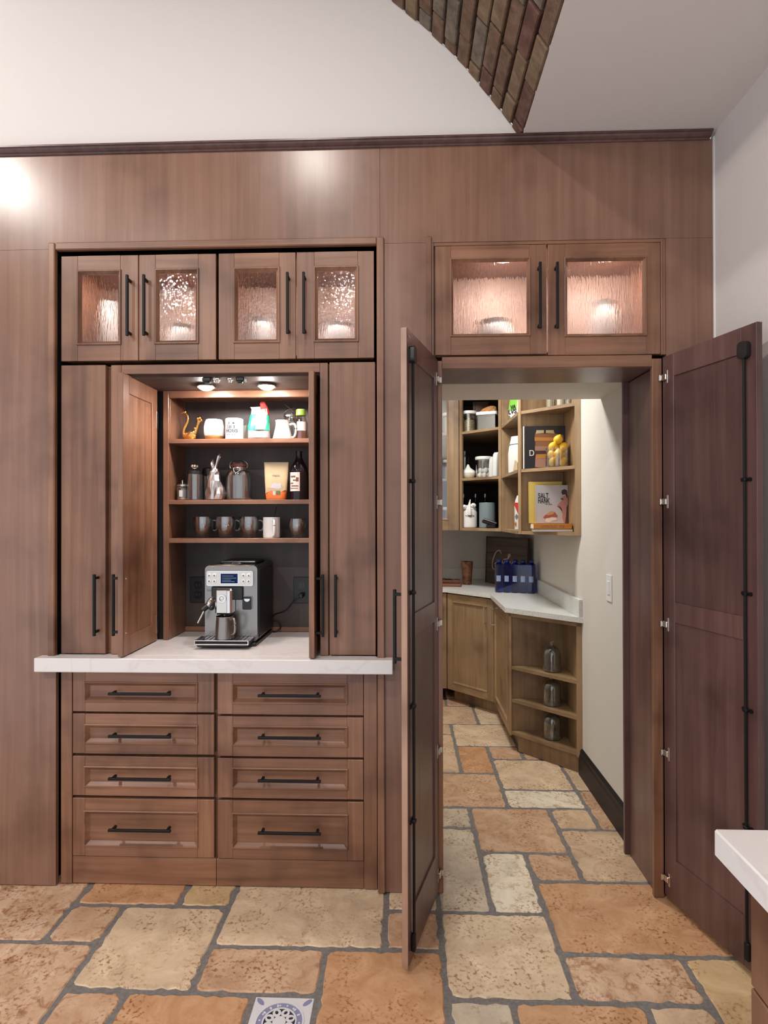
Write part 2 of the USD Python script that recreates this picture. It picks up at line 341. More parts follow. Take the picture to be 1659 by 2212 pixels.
# ================================================================== SETTING
# floor: rectangular stones on a 0.2032 m module, as laid in the photograph, then filled out at random
G = .2032
def gx(i): return -.0729 + G * i
def gy(j): return -2.1372 + G * j
laid = [(1, 3, 8, 10, 'cream'), (3, 6, 9, 11, 'orange'), (3, 5, 8, 9, 'rust'), (5, 7, 7, 9, 'yellow'), (1, 2, 7, 8, 'grey'), (2, 4, 6, 8, 'orange'), (4, 5, 7, 8, 'beige'),
        (1, 2, 10, 13, 'grey'), (2, 3, 10, 12, 'white'), (3, 4, 11, 12, 'tan'), (4, 6, 11, 13, 'beige'), (2, 4, 12, 14, 'tan'), (4, 5, 13, 14, 'beige'), (5, 6, 13, 15, 'tan'), (3, 5, 14, 15, 'white'),
        (1, 3, 14, 16, 'tan'), (1, 2, 13, 14, 'grey'), (3, 5, 15, 17, 'cream'), (5, 6, 15, 17, 'beige'), (1, 2, 16, 19, 'beige'), (2, 3, 16, 18, 'orange'), (3, 4, 17, 18, 'tan'), (2, 4, 18, 20, 'cream'),
        (1, 2, 19, 20, 'beige'), (1, 3, 20, 22, 'beige'), (3, 5, 20, 22, 'cream'), (4, 6, 17, 19, 'tan'),
        (-3, 0, 9, 11, 'cream'), (0, 1, 9, 10, 'tan'), (0, 1, 10, 11, 'cream'), (-6, -4, 10, 11, 'orange'), (-4, -3, 10, 11, 'yellow'), (-5, -3, 8, 10, 'cream'), (-6, -5, 9, 10, 'tan'), (-8, -6, 9, 11, 'rust'),
        (-7, -5, 7, 9, 'rust'), (-3, -1, 8, 9, 'tan'), (-1, 1, 7, 9, 'orange'), (-5, -4, 7, 8, 'tan'), (-4, -2, 6, 8, 'orange'), (-2, -1, 7, 8, None)]
taken = {}
for n_, (a, b, c, d, k) in enumerate(laid):
    for i in range(a, b):
        for j in range(c, d): taken[i, j] = n_
kinds = ['cream', 'beige', 'tan', 'orange', 'white', 'grey', 'yellow', 'rust']
for j in range(3, 26):
    for i in range(-12, 7):
        if (i, j) in taken or (j > 11 and i < -5) or (11 <= j < 12 and i < 0): continue
        for w, h in random.sample([(2, 2), (2, 1), (1, 2), (3, 2), (1, 1)], 5):
            cells = [(i + p, j + q) for p in range(w) for q in range(h)]
            if all(c not in taken and c[0] < 7 for c in cells): break
        else: w, h, cells = 1, 1, [(i, j)]
        for c in cells: taken[c] = -1
        laid.append((i, i + w, j, j + h, random.choice(kinds)))
floor = thing('floor', kind='structure', label='tumbled travertine floor of mixed rectangular stones with grey grout')
obj('grout_bed', B(-2.8, 1.45, -1.6, 3.3, -.06, -.0035, c=0), 'grout', floor)
def tile_mesh(x0, x1, y0, y1, top=0.):
    g = .0075; x0, x1, y0, y1 = x0 + g, x1 - g, y0 + g, y1 - g
    e = []
    def run(p, q):
        k = max(3, int(np.hypot(q[0] - p[0], q[1] - p[1]) / .022))
        for t in np.arange(k) / k: e.append((p[0] + (q[0] - p[0]) * t, p[1] + (q[1] - p[1]) * t))
    run((x0, y0), (x1, y0)); run((x1, y0), (x1, y1)); run((x1, y1), (x0, y1)); run((x0, y1), (x0, y0))
    e = np.array(e); c = e.mean(0); dv = e - c
    chip = RNG.random(len(e)) ** 4 * .010 + RNG.random(len(e)) * .002
    hw = np.array([(x1 - x0) / 2, (y1 - y0) / 2])
    corner = np.clip((np.abs(dv) / hw).min(1) - .93, 0, 1) * .06          # rounded corners
    u = dv / np.abs(dv / hw).max(1, keepdims=True) / hw
    e = e - np.sign(dv) * (np.abs(dv) / hw > .98) * chip[:, None] - u * corner[:, None]
    n = len(e)
    rim = e - u * .004
    v = np.vstack([np.c_[rim, np.full(n, top)], np.c_[e, np.full(n, top - .004)], np.c_[e, np.full(n, top - .012)], [[c[0], c[1], top]]])
    f = []
    for k in range(n):
        k2 = (k + 1) % n
        f += [[3 * n, k, k2], [k, n + k, n + k2], [k, n + k2, k2], [n + k, 2 * n + k, 2 * n + k2], [n + k, 2 * n + k2, n + k2]]
    return v, np.array(f)
for a, b, c, d, k in laid:
    if k: obj('stone_tile', tile_mesh(gx(a), gx(b), gy(c), gy(d), RNG.random() * .0012 - .0006), 'stone_' + k, floor)
# the painted relief tile set into the floor
dx, dy, dw = gx(-1.5), gy(7.5), .092
dt = obj('decorative_tile', MB().box(dx - dw, dx + dw, dy - dw, dy + dw, -.012, -.001), 'tile_white', floor, label='small white and blue relief tile with a rosette')
def flat(poly, z0, z1): return prism(poly, z0, z1, T(dx, dy, 0))
ros = MB()
ros.add(flat(Point(0, 0).buffer(.074).difference(Point(0, 0).buffer(.069)), -.001, .0012)).add(flat(Point(0, 0).buffer(.052).difference(Point(0, 0).buffer(.0475)), -.001, .0014))
for k in range(8):
    a = k * PI / 4 + PI / 8
    p = shapely.affinity.rotate(shapely.affinity.scale(Point(.034, 0).buffer(.0135), 1.0, .95), math.degrees(a), origin=(0, 0))
    h = shapely.affinity.rotate(shapely.affinity.scale(Point(.036, 0).buffer(.0065), 1.1, .8), math.degrees(a), origin=(0, 0))
    ros.add(flat(p.difference(h), -.001, .0014))
ros.add(flat(Point(0, 0).buffer(.02), -.001, .0018))
obj('rosette', ros, 'tile_white', dt, smooth=30)
dk = MB().add(flat(Point(0, 0).buffer(.0475), -.0009, -.0004))
obj('rosette_ground', dk, 'tile_dark', dt)
bl = MB().add(flat(Point(0, 0).buffer(.069).difference(Point(0, 0).buffer(.052)), -.001, -.0003))
for k in range(4):
    a = k * PI / 2 + PI / 4
    bl.add(flat(shapely.affinity.rotate(shapely.affinity.scale(Point(.104, 0).buffer(.014), 1.2, .5), math.degrees(a), origin=(0, 0)), -.001, .0002))
obj('blue_band', bl, 'tile_blue', dt)
sq = MB()
for k in range(22):
    a = k * 2 * PI / 22
    sq.add(flat(shapely.affinity.rotate(shapely.affinity.scale(Point(.0605, 0).buffer(.006), .9 if k % 2 else .5, .5), math.degrees(a + .2 * (k % 3)), origin=(0, 0)), -.0006, .0005))
obj('scroll_work', sq, 'tile_white', dt)

# wood panelled wall with the plaster lunette above
wall = thing('wall_back', kind='structure', label='panelled kitchen wall of brown stained wood under a plaster lunette')
XR = 1.223
for po in [sbox(-2.7, 2.612, -.0955, 3.004), sbox(-.0945, 2.612, XR, 3.004), sbox(-2.7, .004, -1.455, 2.611).union(sbox(-1.456, .004, -1.428, .891)), sbox(-.079, .004, .118, 2.611), sbox(1.040, .004, XR, 2.611)]:
    obj('wood_panel', prism(po, 0, .02, T(0, .02, 0) @ FRONT), 'wood_panel', wall)
ac, zc, AR = -1.4977, 1.7612, 2.3413
arc = [(ac + AR * math.cos(t), zc + AR * math.sin(t)) for t in np.linspace(math.asin((3.0 - zc) / AR), PI - math.asin((3.0 - zc) / AR), 60)]
obj('lunette', prism(Polygon(arc), 0, .03, T(0, .032, 0) @ FRONT), 'plaster', wall)
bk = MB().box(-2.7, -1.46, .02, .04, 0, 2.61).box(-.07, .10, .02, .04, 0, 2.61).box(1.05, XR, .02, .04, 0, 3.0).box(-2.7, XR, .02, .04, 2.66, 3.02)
obj('backing', bk, 'shade_black', wall)
# added lining that stops light leaks; near black in place of recess shade
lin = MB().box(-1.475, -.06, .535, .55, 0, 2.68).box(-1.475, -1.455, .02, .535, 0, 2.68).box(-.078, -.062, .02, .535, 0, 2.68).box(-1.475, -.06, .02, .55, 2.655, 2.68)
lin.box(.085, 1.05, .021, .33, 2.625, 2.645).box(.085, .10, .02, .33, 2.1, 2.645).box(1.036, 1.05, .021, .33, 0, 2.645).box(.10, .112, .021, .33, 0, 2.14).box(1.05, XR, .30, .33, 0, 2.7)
obj('recess_lining', lin, 'shade_black', wall)
# crown moulding
cr = [(0, 2.998), (-.006, 2.998), (-.010, 3.002), (-.018, 3.004), (-.026, 3.009), (-.030, 3.014), (-.036, 3.015), (-.036, 3.022), (0, 3.022)]
q = trimesh.creation.extrude_polygon(Polygon(cr), 3.91, engine='earcut')
q.apply_transform(np.array([[0, 0, 1, -2.7], [1, 0, 0, 0], [0, 1, 0, 0], [0, 0, 0, 1.]]))
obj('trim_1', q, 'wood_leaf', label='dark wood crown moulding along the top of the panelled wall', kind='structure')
# ceiling: brick barrel vault and the flat plaster part on the right
ceil = thing('ceiling', kind='structure', label='brick barrel vault beside a flat plaster ceiling')
obj('flat_ceiling', B(.474, 1.30, -5, .02, 3.023, 3.12, c=0), 'plaster', ceil)
t0 = math.asin((3.023 - zc) / AR); tt = np.linspace(t0, PI - t0, 70)
vin = Polygon([(ac + (AR + .012) * math.cos(t), zc + (AR + .012) * math.sin(t)) for t in tt] + [(ac + (AR + .1) * math.cos(t), zc + (AR + .1) * math.sin(t)) for t in tt[::-1]])
obj('mortar_shell', prism(vin, 0, 5.02, T(0, .02, 0) @ FRONT), 'mortar', ceil)
step = .071 / AR
bm = ['brick_brown', 'brick_tan', 'brick_red', 'brick_grey', 'brick_brown', 'brick_tan']
for k in range(27):
    t = t0 + step * (k + .5)
    y = (.0 if k % 2 else .055) - .012 * (k % 3)
    while y > -1.75:
        L = .203
        y1 = min(y + .10, .0015); y0 = y - L + .10
        pr = RNG.random() * .007; w = .0315 - RNG.random() * .002
        if y1 - y0 > .03:
            b = MB().box(y0 + .005, y1 - (.005 if y1 < 0 else 0), -w, w, -.012 - pr, .02, c=.004)
            v, f = b.tri()
            # local (along the vault, across, radial) -> world
            ca, sa = math.cos(t), math.sin(t); rr = AR + v[:, 2] + .008
            wv = np.stack([ac + rr * ca - v[:, 1] * sa, v[:, 0], zc + rr * sa + v[:, 1] * ca], 1)
            obj('brick', (wv, f), bm[int(RNG.integers(6))], ceil)
        y -= L
# right wall of the kitchen
obj('wall_right', B(XR + .004, XR + .1, -5, .02, 0, 3.12, c=0), 'plaster', label='plain pale plaster wall at the right', kind='structure')
obj('trim_2', B(XR, XR + .012, -.010, .02, 0, 3.01), 'white_plastic', label='narrow white corner strip between panelling and right wall', kind='structure')

# ------------------------------------------------------------------ doorway: frame stiles, header, jambs
XL, XRr = .153, .984
dw_ = thing('trim_3', kind='structure', label='wood lined doorway into the pantry')
obj('stile', B(.119, XL, 0, .02, .004, 2.135), 'wood_v', dw_); obj('stile', B(XRr, 1.022, 0, .02, .004, 2.135), 'wood_v', dw_)
obj('header', B(XL, XRr, 0, .02, 2.103, 2.150), 'wood_h', dw_)
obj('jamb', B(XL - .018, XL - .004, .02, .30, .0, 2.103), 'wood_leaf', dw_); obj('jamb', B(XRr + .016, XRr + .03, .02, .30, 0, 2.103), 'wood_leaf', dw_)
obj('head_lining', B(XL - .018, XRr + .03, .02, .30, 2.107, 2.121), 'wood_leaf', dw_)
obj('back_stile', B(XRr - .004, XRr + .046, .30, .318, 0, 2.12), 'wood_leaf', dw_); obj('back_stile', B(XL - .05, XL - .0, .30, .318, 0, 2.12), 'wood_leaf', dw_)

# ------------------------------------------------------------------ pantry room
obj('wall_pantry_right', B(1.03, 1.12, .318, 3.2, 0, 2.95, c=0), 'pantry_paint', label='off white pantry wall with the light switch', kind='structure')
obj('wall_pantry_back', B(-1.3, 1.12, 3.16, 3.26, 0, 2.95, c=0), 'pantry_paint', label='off white wall at the back of the pantry', kind='structure')
obj('wall_pantry_left', B(-1.3, -1.2, .7, 3.2, 0, 2.95, c=0), 'pantry_paint', label='off white wall at the left of the pantry', kind='structure')
hw = MB().box(-1.3, XL - .05, .57, .75, 0, 2.95, c=0).box(XL - .05, 1.03, .318, .75, 2.121, 2.95, c=0).box(XL - .09, XL - .03, .318, .6, 0, 2.95, c=0)
obj('wall_pantry_front', hw, 'pantry_paint', label='plaster bulkhead over the pantry doorway', kind='structure')
obj('ceiling_pantry', B(-1.3, 1.12, .4, 3.26, 2.90, 2.98, c=0), 'pantry_paint', label='pantry ceiling', kind='structure')
bs = [(0, 0), (-.016, 0), (-.016, .11), (-.012, .125), (-.012, .14), (-.006, .155), (0, .158)]
q = trimesh.creation.extrude_polygon(Polygon(bs), .80, engine='earcut'); q.apply_transform(np.array([[1, 0, 0, 1.03], [0, 0, -1, 1.119], [0, 1, 0, 0], [0, 0, 0, 1.]]))
obj('baseboard_right', q, 'black_paint', label='tall black moulded baseboard of the pantry wall', kind='structure')
sw = thing('light_switch', 'white rocker light switch on the pantry wall', 'light switch', (1.03, .628, 1.148))
obj('switch_plate', B(-.006, 0, -.036, .036, -.068, .066, c=.002), 'white_plastic', sw); obj('rocker', B(-.010, -.005, -.017, .017, -.034, .034, c=.002), 'white_plastic', sw)
obj('dimmer_bar', B(-.009, -.005, -.024, -.019, -.03, .0, c=.001), 'white_plastic', sw)

# ================================================================== CABINET PARTS
def bar_handle(par, x, y, z, L, axis='z', out=.032, r=.0052, name='handle', towards=(0, -1)):
    """A slim square bar on two posts; the bar stands out from the face at (x, y, z)."""
    mb = MB(); dxx, dyy = towards[0] * out, towards[1] * out
    if axis == 'z':
        mb.box(x + dxx - r, x + dxx + r, y + dyy - r, y + dyy + r, z - L / 2, z + L / 2, c=.0015)
        for s in (-1, 1):
            zz = z + s * (L / 2 - .016)
            mb.box(min(x, x + dxx) - (.005 if towards[0] == 0 else 0), max(x, x + dxx) + (.005 if towards[0] == 0 else 0), min(y, y + dyy) - (.005 if towards[1] == 0 else 0), max(y, y + dyy) + (.005 if towards[1] == 0 else 0), zz - .005, zz + .005, c=.001)
    else:
        mb.box(x - L / 2, x + L / 2, y + dyy - r, y + dyy + r, z - r, z + r, c=.0015)
        for s in (-1, 1):
            xx = x + s * (L / 2 - .016)
            mb.box(xx - .005, xx + .005, y + dyy, y, z - .005, z + .005, c=.001)
    return obj(name, mb, 'black_metal', par)
def cab_front(par, name, x0, x1, z0, z1, Y, g0, g1, c0, c1, prof, fill='panel', label=None, bm='wood_v'):
    """Cabinet door or drawer front on the plane y = Y with the opening g0..g1, c0..c1: core > stiles, rails, bead, pane."""
    if fill == 'panel': d = obj(name, B(x0 + .001, x1 - .001, Y + .0115, Y + .02, z0 + .001, z1 - .001, c=.0005), 'wood_h' if x1 - x0 > z1 - z0 else 'wood_v', par, label=label)
    else: d = obj(name, prism(sbox(x0 + .001, z0 + .001, x1 - .001, z1 - .001).difference(sbox(g0 + .004, c0 + .004, g1 - .004, c1 - .004)), 0, .006, T(0, Y + .02, 0) @ FRONT), 'wood_v', par, label=label)
    e = Y + (.0113 if fill == 'panel' else .0138)
    obj('stile', B(x0, g0 + .004, Y, e, z0, z1), 'wood_v', d); obj('stile', B(g1 - .004, x1, Y, e, z0, z1), 'wood_v', d)
    obj('rail', B(g0 + .004, g1 - .004, Y, e, c1 - .004, z1, c=.0007), 'wood_h', d); obj('rail', B(g0 + .004, g1 - .004, Y, e, z0, c0 + .004, c=.0007), 'wood_h', d)
    obj('bead', ring_xz(g0, g1, c0, c1, prof), bm, d, smooth=20)
    if fill == 'glass': obj('glass_pane', B(g0 + .006, g1 - .006, Y + .0085, Y + .0100, c0 + .006, c1 - .006, c=.0003), 'rain_glass', d); obj('rippled_pane', B(g0 + .006, g1 - .006, Y + .0115, Y + .0130, c0 + .006, c1 - .006, c=.0003), 'reed_glass', d)
    return d

# ------------------------------------------------------------------ coffee cabinet wall unit
YF = .010
CX0, CX1 = -1.426, -.113            # inside of the casing
cz_top = 2.592
cas = thing('cabinet_casing', 'raised wood casing framing the coffee cabinet on the left of the wall', 'trim')
obj('top_moulding', B(-1.426, -.108, -.013, .012, 2.604, 2.634, c=.004), 'wood_h', cas)
obj('side_moulding', B(-1.456, -1.427, -.013, .012, .893, 2.634, c=.004), 'wood_v', cas)
obj('side_moulding', B(-.109, -.079, -.013, .012, .004, 2.634, c=.004), 'wood_v', cas)
# two glazed wall cabinets
def cabinet_box(par, x0, x1, y0, y1, z0, z1, m='wood_v', mi='wood_inside', t=.016):
    obj('body', MB().box(x0, x0 + t, y0, y1, z0, z1).box(x1 - t, x1, y0, y1, z0, z1).box(x0 + t, x1 - t, y0, y1, z0, z0 + t).box(x0 + t, x1 - t, y0, y1, z1 - t, z1), m, par)
    obj('back_panel', B(x0 + t, x1 - t, y1 - .008, y1, z0 + t, z1 - t), mi, par)
def puck(par, x, y, z, m='puck_glow', r=.030):
    b = obj('puck_light', lathe([(0, -.001), (r, -.001), (r + .006, -.004), (r + .006, -.010), (r, -.010), (r, -.006), (0, -.006)][::-1], 24), 'chrome', par, smooth=30)
    UsdGeom.Xformable(b).AddTranslateOp().Set(Gf.Vec3d(x, y, z))
    obj('lens', lathe([(0, -.007 - r * .5), (r * .4, -.007 - r * .46), (r * .75, -.007 - r * .3), (r * .96, -.0085), (r * .96, -.0065), (0, -.0065)], 24), m, b, smooth=60)
dxs = [(132, 298.5), (300, 466.5), (472, 638.5), (640.5, 808)]
hpx = [275, 311, 621, 656]
gpx = [(166, 262), (334, 430), (504, 605), (677, 775)]
zt, zb = 2.587, 2.153
wall_labels = ['glazed wall cabinet at the left over the coffee nook, rain glass doors', 'glazed wall cabinet right of its twin over the coffee nook, rain glass doors']
wc = []
for u in range(2):
    w = thing('glazed_wall_cabinet', wall_labels[u], 'cabinet', group=None)
    wc.append(w)
    x0, x1 = ax(dxs[2 * u][0], YF, 650), ax(dxs[2 * u + 1][1], YF, 650)
    cabinet_box(w, x0 + .004, x1 - .004, YF + .022, .34, zb + .004, zt - .002)
    for k in (0, 1):
        i = 2 * u + k
        a0, a1 = ax(dxs[i][0], YF, 650), ax(dxs[i][1], YF, 650)
        g0, g1 = ax(gpx[i][0], YF, 650), ax(gpx[i][1], YF, 650)
        c0, c1 = az(743, YF, 400), az(580, YF, 400)
        d = cab_front(w, 'door', a0, a1, zb, zt, YF, g0, g1, c0, c1, [(0, YF + .010), (0, YF - .0035), (.002, YF - .0055), (.006, YF - .0055), (.009, YF - .001), (.017, YF + .008), (.017, YF + .012)], 'glass')
        hx = ax(hpx[i], YF - .03, 650); bar_handle(d, hx, YF, az(658, YF - .03, 400), .248)
    puck(w, ax(235, .07, 650), .075, zt - .018, 'cabinet_glow', .026) if u == 0 else puck(w, ax(560, .07, 650), .075, zt - .018, 'cabinet_glow', .026)
    puck(w, ax(385 if u == 0 else 738, .07, 650), .075, zt - .018, 'cabinet_glow', .026)

# coffee hutch: narrow doors, pocket doors, shelves
hut = thing('coffee_hutch', 'tall wood coffee cabinet with pocket doors pushed open over the white counter', 'cabinet')
HZ0, HZ1 = .946, 2.136
zc_ = 2.088                                   # underside of the nook's ceiling
nd = [(ax(132, YF), ax(228, YF)), (ax(712, YF), ax(811, YF))]
nh = [ax(204, YF - .03, 1300), ax(725, YF - .03, 1300)]
for k in (0, 1):
    d = obj('narrow_door', B(nd[k][0], nd[k][1], YF, YF + .02, HZ0 + .004, HZ1, c=.0012), 'wood_v', hut)
    bar_handle(d, nh[k], YF, 1.153, .25)
sL = (ax(238.5, YF), ax(258, YF)); sR = (ax(691, YF), ax(708.5, YF))
obj('stile', B(sL[0], sL[1] + .006, YF + .004, YF + .024, HZ0, HZ1), 'wood_v', hut); obj('stile', B(sR[0], sR[1], YF + .004, YF + .024, HZ0, HZ1), 'wood_v', hut)
obj('rail', B(sL[1] + .006, sR[0], YF + .004, YF + .024, 2.098, HZ1), 'wood_h', hut)
pxl, pxr = sL[1] + .006, sR[0]                # edges of the opening
YB, YK = .30, .515
body = MB().box(-1.42, nd[0][0] + .0, YF + .03, .05, HZ0, HZ1).box(-1.42, -1.40, .05, YK, HZ0, HZ1).box(-.115, -.135, .05, YK, HZ0, HZ1)
body.box(pxl - .018, pxl - .004, YF + .026, YB, HZ0, zc_).box(pxr + .004, pxr + .018, YF + .026, YB, HZ0, zc_)
body.box(-1.42, pxl - .018, YF + .028, .045, HZ0, HZ1).box(pxr + .018, -.115, YF + .028, .045, HZ0, HZ1)
obj('carcass', body, 'wood_v', hut)
obj('nook_ceiling', B(pxl - .02, pxr + .02, YF + .024, YB + .02, zc_, zc_ + .016), 'wood_matte', hut)
BX0, BX1 = -1.081, -.421
obj('box_stile', B(BX0 - .026, BX0, YB, YB + .02, HZ0, zc_), 'wood_v', hut); obj('box_stile', B(BX1, BX1 + .026, YB, YB + .02, HZ0, zc_), 'wood_v', hut)
obj('box_rail', B(BX0, BX1, YB, YB + .02, 2.056, zc_), 'wood_h', hut)
obj('box_side', B(BX0 - .018, BX0, YB + .02, YK, HZ0, zc_), 'wood_v', hut); obj('box_side', B(BX1, BX1 + .018, YB + .02, YK, HZ0, zc_), 'wood_v', hut)
obj('back_panel', B(BX0, BX1, YK, YK + .012, HZ0, zc_, c=0), 'wood_shaded', hut); obj('box_top', B(BX0, BX1, YB + .02, YK, 2.075, zc_), 'wood_h', hut)
obj('back_strip', B(BX0, BX1, YK - .012, YK, HZ0, HZ0 + .022), 'wood_h', hut)
obj('pocket_back', B(pxl - .004, BX0 - .026, YB + .02, YB + .03, HZ0, zc_), 'shade_black', hut); obj('pocket_back', B(BX1 + .026, pxr + .004, YB + .02, YB + .03, HZ0, zc_), 'shade_black', hut)  # near black carries the shade of the pocket gaps in its colour
SH = [1.857, 1.577, 1.400]
for z in SH: obj('shelf', B(BX0, BX1, YB + .001, YK, z - .010, z + .010, c=.001), 'wood_h', hut)
for x in (-.868, -.600): puck(hut, x, .185, zc_, r=.036)
for x in (-.815, -.676): obj('door_catch', MB().box(x - .018, x + .018, .032, .075, zc_ - .020, zc_, c=.004).box(x - .010, x + .010, .030, .050, zc_ - .028, zc_ - .018, c=.003), 'black_plastic', hut)
for x in (-.775, -.722): obj('strike_plate', MB().box(x - .010, x + .010, .045, .065, zc_ - .012, zc_, c=.002).add(lathe([(0, -.022), (.007, -.02), (.008, -.012), (.004, -.006), (0, -.006)][::1], 12), T(x, .05, zc_)), 'nickel', hut)
# the two pocket doors, pushed most of the way in
for k, (x0, x1) in enumerate([(-1.150, -1.128), (-.379, -.357)]):
    Y0, Y1, z0, z1 = -.042, .287, .949, 2.092
    d = obj('pocket_door', B(x0 + .006, x1 - .006, Y0 + .001, Y1 - .001, z0 + .001, z1 - .001, c=.0003), 'wood_v', hut)
    obj('stile', B(x0, x1, Y0, Y0 + .055, z0, z1), 'wood_v', d); obj('stile', B(x0, x1, Y1 - .055, Y1, z0, z1), 'wood_v', d)
    obj('rail', B(x0, x1, Y0 + .055, Y1 - .055, z1 - .075, z1, c=.0007), 'wood_v', d); obj('rail', B(x0, x1, Y0 + .055, Y1 - .055, z0, z0 + .075, c=.0007), 'wood_v', d)
    out = -1 if k == 0 else 1
    bar_handle(d, x0 if k == 0 else x1, Y0 + .024, 1.153, .25, 'z', .030, towards=(out, 0))
    for z in (1.02, 1.95): obj('slide_bracket', B(x0 if k else x1, (x0 - .003) if k else (x1 + .003), Y1 - .012, Y1 + .006, z - .04, z + .04, c=.0008), 'nickel', d)
    if k == 0:
        for z in (1.04, 1.26): obj('screw_cap', MB().add(ellipsoid(x1, Y0 + .024, z, .0015, .003, .003, 1)), 'white_plastic', d)

# white counter
wt = thing('counter_slab', 'white veined quartz counter slab under the coffee machine', 'countertop')
cs = MB().box(-1.488, -.046, -.052, .012, .888, .944, c=.003).box(-1.424, -.115, .012, YK, .888, .944, c=.001)
obj('slab', cs, 'quartz', wt)

# drawer units
Yd = .015
cols = [(157, 462.5, (182, 428), [(1459, 1538), (1543, 1629), (1635, 1720), (1726, 1851)], [(1473, 1517), (1565, 1608), (1656, 1702), (1752, 1830)], (234, 369), [1499, 1591, 1683, 1794]),
        (470, 785, (501, 752), [(1461, 1544), (1549, 1635), (1640, 1725.5), (1731, 1857)], [(1476, 1521), (1568, 1613), (1659, 1705), (1757, 1835)], (557, 693), [1503, 1594, 1687, 1800])]
dl = ['wood drawer unit under the left half of the white counter', 'wood drawer unit under the right half of the white counter, beside the open pantry door']
for k, (p0, p1, bx, zr, br, hx, hy) in enumerate(cols):
    u = thing('drawer_cabinet', dl[k], 'cabinet')
    mid = (p0 + p1) / 2
    X0, X1 = ax(p0, Yd, 1650), ax(p1, Yd, 1650)
    E0, E1 = (-1.422, (ax(462.5, Yd, 1650) + ax(470, Yd, 1650)) / 2) if k == 0 else ((ax(462.5, Yd, 1650) + ax(470, Yd, 1650)) / 2, -.108)
    obj('body', B(E0, E1, Yd + .026, .48, .0, .887, c=.0005), 'wood_v', u)
    if k == 0: obj('filler', B(E0 + .006, X0 - .003, Yd, Yd + .026, .004, .886), 'wood_v', u)
    else: obj('filler', B(X1 + .002, E1 - .004, Yd, Yd + .026, .004, .886), 'wood_v', u)
    obj('toe_board', B(X0 - .002 if k == 0 else E0 + .0008, E1 - .0008 if k == 0 else X1 + .001, Yd + .004, Yd + .026, .004, az(1853 if k == 0 else 1859, Yd, mid)), 'wood_h', u)
    for (ya, yb), (ba, bb), hz in zip(zr, br, hy):
        z1, z0 = az(ya, Yd, mid), az(yb, Yd, mid)
        if ya < 1470: z1 = .884
        c1, c0 = az(ba, Yd, mid), az(bb, Yd, mid)
        g0, g1 = ax(bx[0], Yd, 1650), ax(bx[1], Yd, 1650)
        d = cab_front(u, 'drawer', X0, X1, z0, z1, Yd, g0, g1, c0, c1, [(0, Yd + .010), (0, Yd - .003), (.002, Yd - .005), (.005, Yd - .005), (.007, Yd - .001), (.018, Yd + .0105), (.019, Yd + .0113)], bm='wood_h')
        bar_handle(d, ax((hx[0] + hx[1]) / 2, Yd - .03, hz), Yd, az(hz, Yd - .03, (hx[0] + hx[1]) / 2), ax(hx[1], Yd - .03, hz) - ax(hx[0], Yd - .03, hz), 'x')

# ------------------------------------------------------------------ glazed cabinet over the pantry doorway
oc = thing('glazed_wall_cabinet', 'lit glazed wall cabinet over the pantry doorway with wide rain glass doors', 'cabinet')
obj('casing', MB().box(.090, .112, -.008, .02, 2.135, 2.635, c=.003), 'wood_v', oc)
obj('face_stile', B(.112, .121, .001, .02, 2.15, 2.612), 'wood_v', oc); obj('face_stile', B(1.021, 1.040, .001, .02, 2.15, 2.612), 'wood_v', oc)
obj('face_rail', B(.1212, 1.0208, .001, .02, 2.598, 2.6115), 'wood_h', oc)
cabinet_box(oc, .114, 1.03, .022, .32, 2.155, 2.605)
px_d = [(940, 1181, 972, 1146, 557, 727), (1184, 1427, 1219, 1397, 555, 727)]
for k, (a, b, c, d_, e, g) in enumerate(px_d):
    Y = .001; x0, x1 = ax(a, Y, 650), ax(b, Y, 650); g0, g1 = ax(c, Y, 640), ax(d_, Y, 640); m_ = (a + b) / 2
    z0, z1 = az(766, Y, m_), 2.5965; c1, c0 = az(e, Y, m_), az(g, Y, m_)
    d = cab_front(oc, 'door', x0, x1, z0, z1, Y, g0, g1, c0, c1, [(0, Y + .010), (0, Y - .0035), (.002, Y - .0055), (.005, Y - .0055), (.007, Y - .001), (.014, Y + .008), (.014, Y + .012)], 'glass')
    hxp = 1167 if k == 0 else 1204
    bar_handle(d, ax(hxp, Y - .03, 640), Y, az(638, Y - .03, hxp), .262)
for x in (.42, .86): puck(oc, x, .085, 2.588, 'cabinet_glow_wide', .034)

